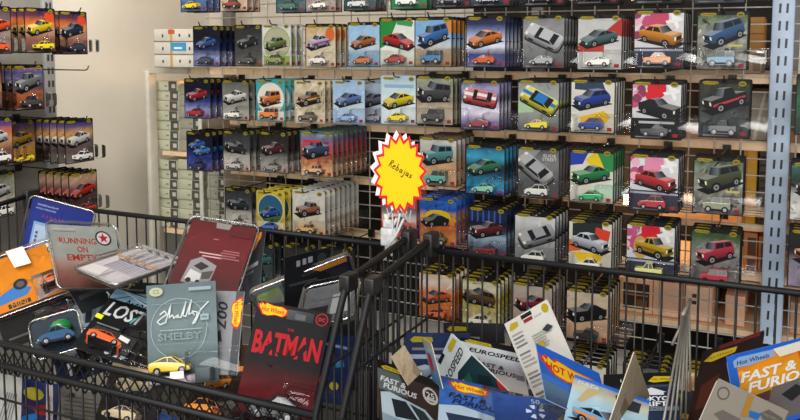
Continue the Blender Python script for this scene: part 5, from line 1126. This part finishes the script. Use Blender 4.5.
pack('darkA', 'carded_toy_car', 'dark grey card lying under the white backed pack', CT, plain('#2c2f33','#3a3d42',223, lambda A: (A.rect(.05,.75,.9,.85,'#77787a'), A.rect(.1,.3,.6,.4,'#55585c'))), '#26282c', '#77787a', blister=(.08,.92,.05,.55), bd=.024)
pack('darkB', 'carded_toy_car', 'dark card wedged between the signature card and the black and red card', CT, plain('#1c1715','#2a1c18',224, lambda A: (A.rect(.1,.85,.45,.95,'#d9d9d4'), A.ell(.6,.82,.09,.06,'#d8e01c'), A.rect(0,.5,1,.56,'#a8641c'), A.ell(.8,.3,.1,.1,'#8e1c22'))), '#1a1614')

# --- right basket
def ff_text(A, cx, cy, w, col, ang=0, h=.09):
    c, s = math.cos(ang), math.sin(ang); d = h*1.15
    A.text('FAST &', cx-.12*w*c+d/2*s*0, cy+d/2-.0, w*.72, col, hgt=h, ang=ang, shear=.25, bold=.03); A.text('FURIOUS', cx+.06*w, cy-d/2, w*.95, col, hgt=h, ang=ang, shear=.25, bold=.03)
def a_brown(A):
    paint(A, [(0,'#3a2a24'),(.6,'#40302a'),(1,'#3a2c28')], .05, seed=231); A.rect(0,.88,1,1,'#121213')
    A.poly([(.06,.92),(.14,.955),(.44,.945),(.46,.90),(.1,.89)], '#c9b21c'); A.text('Hot Wheels', .27, .925, .32, '#3a2e08', hgt=.035, shear=.2)
    A.poly([(0,.88),(.34,.88),(.45,.6),(0,.6)], '#5f6a6c'); ff_text(A, .30, .71, .56, '#dfe4e8', 0, .075)
    A.ell(.82, .74, .125, .115, '#d6d2cc'); A.ell(.82,.74,.09,.085,'#3a2c28'); A.text('25', .82, .745, .13, '#e4e0da', bold=.02); A.rect(.72,.67,.92,.70,'#d6d2cc')
    A.poly([(.02,.56),(.16,.60),(.7,.52),(1,.28),(1,-.02),(.02,-.02)], '#b9cbd8'); A.poly([(.18,.52),(.40,.54),(.58,.34),(.22,.3)], '#22282e'); A.poly([(.46,.53),(.68,.49),(.94,.22),(.64,.3)], '#2c343c'); A.poly([(.02,.3),(.3,.28),(.6,.3),(1,.12),(1,.08),(.02,.2)], '#8da2b2')
pack('brown_ff', 'carded_toy_car', 'dark brown card with white lettering and a pale car at the basket corner', CT, a_brown, '#121213', '#4a3c34', (.55, .955, .14, .04), .05)
pack('tanpiece', 'torn_card_piece', 'small torn tan piece of card stuck upright behind the brown card', 'card piece', plain('#a8957c','#b9a78d',232, lambda A: (A.poly([(.6,.2),(1,.5),(1,0),(.7,0)],'#8a7862'), A.poly([(0,.4),(.5,.6),(.45,.5),(0,.3)],'#9a876c'))), '#b0a088', '#c9bca8', (.5, .9, .1, .05))
def a_wg(A):
    paint(A, [(0,'#d0d6d6'),(1,'#c6d2d6')], .04, seed=233)
    A.poly([(.2,.60),(.55,.72),(.98,.66),(1,.15),(.5,.05),(.1,.2)], '#16343a'); A.poly([(.3,.5),(.5,.62),(.7,.6),(.55,.4)], '#1f5a44'); A.poly([(.5,.3),(.8,.5),(.95,.35),(.7,.15)], '#0e1f28')
    A.poly([(.9,.2),(1.02,.3),(1.02,.05),(.88,.0)], '#c0281f'); A.poly([(.2,.06),(.45,.1),(.3,.3)], '#2f6a8a')
    A.text('EUROSPEED', .5, .80, .86, '#15171a', hgt=.08, shear=.3, bold=.02); A.poly([(.70,.93),(.76,.97),(.96,.96),(.97,.9),(.74,.9)], '#b8a81c'); A.rect(.4,.955,.6,1,'#1a1c1e')
pack('whitegreen', 'carded_toy_car', 'white card with dark green picture tipped onto its left edge', CT, a_wg, '#c9d2d4', '#d9d9d4', (.5, .95, .16, .05), .04)
pack('thincard', 'carded_toy_car', 'card seen almost edge-on with blue and red print left of the green picture', CT, plain('#2f6a9a','#a8c4d2',234, lambda A: (A.rect(.2,.3,.6,.7,'#c02a30'), A.rect(0,.85,1,1,'#b8a890'))), '#8aa0a8', '#cfc4b0')
def a_hos(A):
    paint(A, [(0,'#9a948c'),(.3,'#b0aca8'),(.6,'#8d8a94'),(.74,'#c4ccd2'),(1,'#d2d6d8')], .07, seed=235)
    A.rect(0,.90,1,1,'#141416'); A.poly([(.08,.92),(.16,.96),(.5,.955),(.52,.91),(.12,.90)], '#c2ab1e'); A.text('Hot Wheels', .3, .933, .36, '#3a2e08', hgt=.03, shear=.2)
    A.text('EUROSPEED', .56, .79, .86, '#17191d', hgt=.075, shear=.3, bold=.03); ff_text(A, .52, .55, .62, '#23242c', 0, .07)
    A.poly([(0,.72),(.3,.66),(.1,.3),(0,.3)], '#4a4a5c'); A.rect(.84,.45,.97,.53,'#5a5a60')
pack('hospeed', 'carded_toy_car', 'pale grey card with black header and slanted dark lettering at the back', CT, a_hos, '#141416', '#9a9a98', (.66, .94, .2, .05), .04)
def a_blueff(A):
    paint(A, [(0,'#1c2c5e'),(.6,'#2f5fae'),(.85,'#3f74c4'),(1,'#2a4a8e')], .16, seed=236)
    flame_logo(A, .42, .87, .56, -.02); ff_text(A, .5, .66, .78, '#1a1f3a', 0, .085)
    A.poly([(0,.5),(.3,.56),(.9,.48),(1,.3),(1,0),(0,0)], '#a8bcd0'); A.poly([(.1,.4),(.6,.42),(.8,.2),(.2,.15)], '#22304a'); A.ell(.2,.2,.1,.1,'#101626')
pack('blue_ff', 'carded_toy_car', 'blue card with yellow flame logo and dark slanted lettering in front', CT, a_blueff, '#2a4a8e', '#5a7ab0', (.88, .9, .14, .05), .08, blister=(.05,.97,.03,.93), bd=.012)
def a_blueem(A):
    paint(A, [(0,'#16244e'),(.6,'#1f3a7a'),(1,'#2a5098')], .14, seed=237)
    for i in range(5): A.poly([(.58,.72),(.58+.14*math.cos(i*1.257+.3), .72+.13*math.sin(i*1.257+.3)), (.58+.14*math.cos(i*1.257+.9), .72+.13*math.sin(i*1.257+.9))], '#cfdcf0')
    A.ell(.58,.72,.06,.055,'#2a5098'); A.text('50', .6, .91, .12, '#b9c8e4')
pack('blue_emblem', 'carded_toy_car', 'dark blue card with a white leaf shaped emblem in front', CT, a_blueem, '#24468a', '#4a68a8', (.3, .94, .14, .04), .06, blister=(.05,.97,.03,.8), bd=.014)
def a_wback(A):
    paint(A, [(0,'#d0cfca'),(1,'#dcdbd6')], .02, seed=238)
    A.poly([(.05,.90),(.12,.965),(.28,.955),(.27,.90),(.1,.885)], '#c2ab1e'); A.rect(.42,.885,.58,.985,'#e6e4de'); A.poly([(.40,.93),(.60,.93),(.60,.89),(.40,.89)], '#9a2a2a'); A.rect(.38,.94,.62,.985,'#2a2022')
    A.ell(.9,.93,.07,.05,'#b8a41c'); A.text('SALES', .72, .90, .16, '#8f8d88', hgt=.02)
    r = random.Random(8)
    for i in range(17):
        y = .82-.045*i
        if i % 5 == 4: continue
        A.rect(.06, y, .06+r.uniform(.22,.34), y+.018, r.choice(('#8d8c88','#a3a29d','#77767a')))
    for i in range(6): A.rect(.45,.72-.03*i,.45+r.uniform(.25,.45),.732-.03*i,'#a8a7a2')
    A.poly([(.44,.60),(.52,.65),(.62,.64),(.66,.60),(.58,.57)], '#b8a02a'); A.poly([(.70,.74),(.84,.77),(.92,.72),(.78,.69)], '#3a3f44')
pack('whiteback', 'carded_toy_car', 'white back of a card with fine print standing tall by the back rim', CT, a_wback, '#d9d8d3', '#e4e2dc', (.5, .935, .14, .045), .05)
def a_bhw(A):
    paint(A, [(0,'#3a4a6a'),(.3,'#5a7a9a'),(.55,'#1f5fc0'),(1,'#1c62d0')], .07, seed=239)
    flame_logo(A, .52, .66, .98, -.04, False, ('#d8301c','#f2c01a','#d82a1a')); A.text('HOT WHEELS', .52, .655, .84, '#c8281c', hgt=.15, bold=.03, shear=.2)
    A.poly([(0,.45),(1,.4),(1,.3),(0,.36)], '#2f74d8')
pack('bluehw', 'carded_toy_car', 'bright blue card with large yellow and red logo against the white card back', CT, a_bhw, '#1c62d0', '#8fb0dc', (.85, .93, .12, .05), .08)
pack('darkfront', 'carded_toy_car', 'dark olive grey card rising at the front edge below the bright blue card', CT, plain('#2a2722','#4a463c',240, lambda A: (A.rect(0,.93,1,1,'#8f8a78'), A.poly([(.2,.3),(.8,.6),(.7,.2)],'#6a6458'))), '#33302a', '#77715f')
def a_bcar(A):
    paint(A, [(0,'#6a8ca8'),(.4,'#9ac0d8'),(.7,'#a8c8d8'),(.88,'#c4b890'),(1,'#3a7ad0')], .14, seed=241)
    A.poly([(0,1),(1,1),(1,.95),(0,.95)], '#2a6ad0'); A.text('DATA', .2, .90, .28, '#d4e2ee', hgt=.05, shear=.2)
    A.poly([(.2,.85),(.4,.9),(.15,.6),(.1,.62)], '#b9a878'); A.poly([(.56,.9),(.9,.9),(.88,.74),(.6,.72)], '#2c3238'); A.poly([(.6,.88),(.74,.88),(.74,.80),(.62,.8)], '#c9bfb0')
    car_art(A, 'muscle', '#7ab4dc', .5, .45, 1.0, .08, flip=True, accent='#e8803a')
pack('bluecar', 'carded_toy_car', 'light blue card with blue rim and picture of a blue car', CT, a_bcar, '#2a6ad0', '#a8c4e4', (.8, .9, .16, .06), .08)
pack('tanback', 'carded_toy_car', 'tan card back seen edgeways with a peaked corner beside the navy card', CT, plain('#8a7d6a','#a89a84',242, lambda A: (A.rect(.3,.4,.5,.8,'#77694f'), A.rect(.6,.1,.9,.14,'#6d614e')), .1), '#a3957f', '#d9d2bc', r=.02)
def a_tokyo(A):
    paint(A, [(0,'#14223c'),(1,'#15233e')], .05, seed=243); A.rect(0,.80,1,1,'#101113')
    A.poly([(.62,.86),(.70,.94),(.95,.93),(.96,.86),(.7,.84)], '#c9b21c'); A.text('Hot Wheels', .81, .89, .26, '#3a2e08', hgt=.04, shear=.2)
    A.text('L & 6', .36, .885, .24, '#c9ccd0', hgt=.05); A.rect(.28,.765,1,.80,'#3a4452')
    A.poly([(.46,.68),(.66,.76),(.86,.68)], '#d4dae2'); A.rect(.5,.64,.82,.68,'#d4dae2'); A.text('TOKYO', .66, .585, .46, '#e4e8ec', hgt=.07, bold=.03); A.text('DRIFT', .66, .505, .40, '#e4e8ec', hgt=.07, bold=.03)
    A.rect(.25,.40,1,.46,'#77838f'); A.text('HW FAST', .62, .43, .4, '#1a2638', hgt=.035)
    A.poly([(.2,.38),(1,.38),(1,0),(.1,0)], '#23344f')
pack('tokyo', 'carded_toy_car', 'navy card with black header and white two-line title beside the divider', CT, a_tokyo, '#101113', '#55585c', (.5, .93, .14, .05), .03)
pack('darkred', 'carded_toy_car', 'black and dark red card leaning right of the grey divider', CT, plain('#2a1210','#1c0f0f',244, lambda A: (A.poly([(.06,.84),(.2,.92),(.6,.9),(.58,.83),(.2,.8)],'#b89f1c'), A.text('Hot Wheels', .33, .86, .42, '#2a1c06', hgt=.03, shear=.2), A.rect(.3,.94,.95,1,'#5a1c1c'), A.poly([(.1,.5),(.4,.6),(.3,.2),(.1,.2)],'#4a1f14'), A.poly([(.7,.7),(1,.75),(1,.4),(.75,.3)],'#6a6e72')), .25), '#191013', '#4a2c2a', (.7, .93, .14, .05))
pack('blackcard', 'carded_toy_car', 'black card upright behind the orange and blue card', CT, plain('#111213','#131315',245, lambda A: A.rect(.1,.8,.9,.83,'#2c2c30')), '#111113', '#2c2c30')
def a_big(A):
    paint(A, [(0,'#4a3a3a'),(.3,'#c98a2a'),(.6,'#e8a41c'),(.85,'#e88a1c'),(1,'#e07a1c')], .12, seed=246)
    A.poly([(.74,1),(1,1),(1,.4),(.8,.6)], '#d8541c'); A.rect(0,.93,1,1,'#1f64d2'); A.poly([(0,1),(.09,1),(.09,.6),(0,.5)], '#2a6ad0')
    A.poly([(.06,.92),(.12,.955),(.50,.945),(.52,.86),(.2,.82),(.06,.84)], '#8fb0d8'); A.text('Hot Wheels', .27, .885, .36, '#1f3a7a', hgt=.055, shear=.25, bold=.02)
    A.poly([(.5,.95),(.93,.97),(.88,.85),(.56,.83)], '#e9e4d4')
    ff_text(A, .52, .62, .88, '#eef0f2', 0, .125)
    A.poly([(.42,.48),(1,.52),(1,0),(.2,0)], '#6a6464'); A.poly([(.5,.36),(.68,.44),(.78,.34),(.6,.24)], '#26282a'); A.poly([(.72,.46),(.9,.5),(1,.42),(1,.3),(.84,.34)], '#c9ccd0'); A.poly([(.76,.43),(.9,.46),(.96,.4),(.84,.36)], '#2a2c30')
    A.text('DOM', .85, .60, .14, '#c8d02a', hgt=.03)
    A.poly([(.1,.42),(.4,.46),(.36,.34),(.12,.3)], '#5a3a3a'); A.rect(0,0,1,.06,'#2a62c4')
pack('big_ff', 'carded_toy_car', 'large orange card with blue rim and thick white slanted lettering', CT, a_big, '#1f64d2', '#5a8ad8', (.9, .8, .1, .06), .07)
def a_gback(A):
    paint(A, [(0,'#9c968a'),(1,'#a39d91')], .03, seed=247)
    A.ell(.13,.87,.08,.075,'#6d6860'); A.ell(.13,.87,.06,.055,'#a39d91'); A.poly([(.12,.62),(.2,.70),(.46,.69),(.48,.62),(.24,.58)], '#77716a'); A.poly([(.66,.84),(.74,.92),(.96,.9),(.97,.82),(.72,.79)], '#6d6860'); A.text('Hot Wheels', .83, .855, .26, '#a39d91', hgt=.03, shear=.2)
    A.poly([(.42,.98),(.50,.98),(.52,.74),(.44,.72)], '#b98a3a'); A.poly([(.52,.82),(.68,.84),(.66,.76),(.54,.75)], '#2f74c8')
    for i in range(6): A.rect(.2,.5-.06*i,.2+(.6 if i % 2 else .45),.515-.06*i,'#7a746b')
pack('greyback', 'carded_toy_car', 'grey card back with notch and faint print in front of the orange card', CT, a_gback, '#a09a8e', '#c4beb2', (.46, .90, .1, .1), .05, back='#a09a8e')

# --- fillers deep in the heap
FILL = [
 ('black card with a red band buried under the signature card', -1.18, 1.36, .84, -1.25, .3, .5, '#141416', '#2a2426', '#a8242a'),
 ('dark blue card buried left of the orange coupe card', -1.52, 1.32, .80, -1.1, -.2, .9, '#18233f', '#26365e', '#c9ccd0'),
 ('charcoal card buried under the white backed pack', -1.33, 1.35, .85, -1.2, .15, .2, '#1c1d20', '#35373b', '#8d9196'),
 ('brown black card buried below the orange pack', -1.66, 1.34, .83, -1.3, .2, -.3, '#1a1613', '#3a2a20', '#d08a3a'),
 ('dark teal card buried between the red lettered card and silver card', -1.0, 1.40, .86, -1.15, .25, -.4, '#16262a', '#243a40', '#c8d4d4'),
 ('black card with white band buried below the lime green toy', -.93, 1.43, .90, -1.0, -.2, .4, '#121214', '#26272b', '#d2d2d0'),
 ('graphite card buried beside the side rail of the left basket', -.82, 1.36, .86, -.9, .2, .7, '#1b1d22', '#33373f', '#5a78a8'),
 ('navy card buried at the back under the rust pack', -1.58, 1.355, .82, -1.2, .1, .1, '#141b30', '#22305a', '#b9323a'),
 ('black card with cream spots low behind the diamond mesh', -1.22, 1.24, .74, -.5, .1, .2, '#161311', '#2c211a', '#d8c4a0'),
 ('dark card with an orange strip low behind the diamond mesh', -1.07, 1.25, .74, -.6, -.15, -.1, '#171412', '#3a2618', '#d0802a'),
 ('deep blue card lowest behind the front wires', -1.18, 1.22, .62, -.3, .1, .1, '#14254e', '#2a4a8a', '#8fa8d8'),
 ('black card buried below the brown card in the right basket', -.60, 1.38, .80, -1.0, .2, .3, '#121214', '#24262a', '#8a2a2a'),
 ('dark green card buried at the back left of the right basket', -.62, 1.42, .74, -.9, -.2, .3, '#131715', '#1e2a24', '#4a4a30'),
 ('black card buried below the tall white card back', -.38, 1.42, .80, -.9, .1, -.2, '#111113', '#2a2a2e', '#c9c9c6'),
 ('dark slate card buried beside the navy card', -.14, 1.34, .80, -.9, .1, .2, '#16191e', '#2c333c', '#c8902a'),
]
for i, (lab, x, y, z, rx, ry, rz, c0, c1, c2) in enumerate(FILL):
    POSE['fill%d' % i] = ((x, y, z), (rx, ry, rz), .131, .165)
    pack('fill%d' % i, 'carded_toy_car', lab, CT, plain(c0, c1, 300+i, lambda A, c2=c2: (A.rect(0,.68,1,.74,c2), car_art(A, ('sport','sedan','muscle','suv')[len(A.mb.f) % 4], c2, .5, .55, .7), A.poly([(.06,.92),(.12,.96),(.4,.95),(.42,.9),(.1,.89)], '#a3901c'))), c0, '#55565a', (.62, .94, .14, .05), blister=(.07,.93,.04,.38), bd=.024, car=dict(k=('sport','sedan','muscle','suv')[i % 4], col=c2, L=.58, at=(.5,.012,.08)), group='packs buried in the baskets')

# --- more clutter: packs showing between the larger ones
EXTRA_FILL = [
 ('smoky clear pack lying under the orange clamshell', (70, 318), 1.33, (-1.0, .2, -.5), '#202226', '#3c4046', '#9aa0a6'),
 ('black blister card with yellow tag beside the red lettered card', (226, 408), 1.23, (-.7, -.3, .2), '#151416', '#242226', '#d0d81c'),
 ('dark brown card with rust print beside the silver card', (250, 385), 1.36, (-.5, .25, .1), '#1c1310', '#3a2018', '#b0601c'),
 ('navy and white card upright behind the left rail of the right basket', (396, 330), 1.40, (-.15, .1, .7), '#141c30', '#22305a', '#9aa8c0'),
 ('black card with orange picture upright behind the torn tan piece', (412, 342), 1.44, (-.2, -.12, .3), '#161212', '#33241c', '#c8682c'),
 ('black card standing behind the white card with dark green picture', (470, 352), 1.47, (-.12, -.1, .1), '#121214', '#222428', '#a3901c'),
 ('dark card with grey print in front of the rust clamshell', (128, 300), 1.37, (-1.1, .1, .6), '#17191c', '#2c3034', '#aab0b4'),
 ('black card with teal print under the white backed clear pack', (150, 298), 1.40, (-1.2, -.1, -.2), '#141a1c', '#24363a', '#5aa0a4'),
]
for i, (lab, (px, py), Y, rot, c0, c1, c2) in enumerate(EXTRA_FILL):
    p = atY(px, py, Y); p.z = p.z - .12*math.cos(rot[0])
    POSE['more%d' % i] = (tuple(p), rot, .131, .165)
    kd = ('sport','sedan','muscle','suv')[i % 4]
    pack('more%d' % i, 'carded_toy_car', lab, CT, plain(c0, c1, 340+i, lambda A, c2=c2, kd=kd: (A.rect(0,.70,1,.75,c2), car_art(A, kd, c2, .5, .56, .75), A.poly([(.06,.92),(.12,.96),(.4,.95),(.42,.9),(.1,.89)], '#a3901c'), A.rect(.1,.8,.6,.83,'#77797c'))), c0, '#6a6a6c', (.62, .94, .14, .05), blister=(.07,.93,.04,.42), bd=.026, car=dict(k=kd, col=c2, L=.6, at=(.5,.012,.08)), group='packs buried in the baskets')
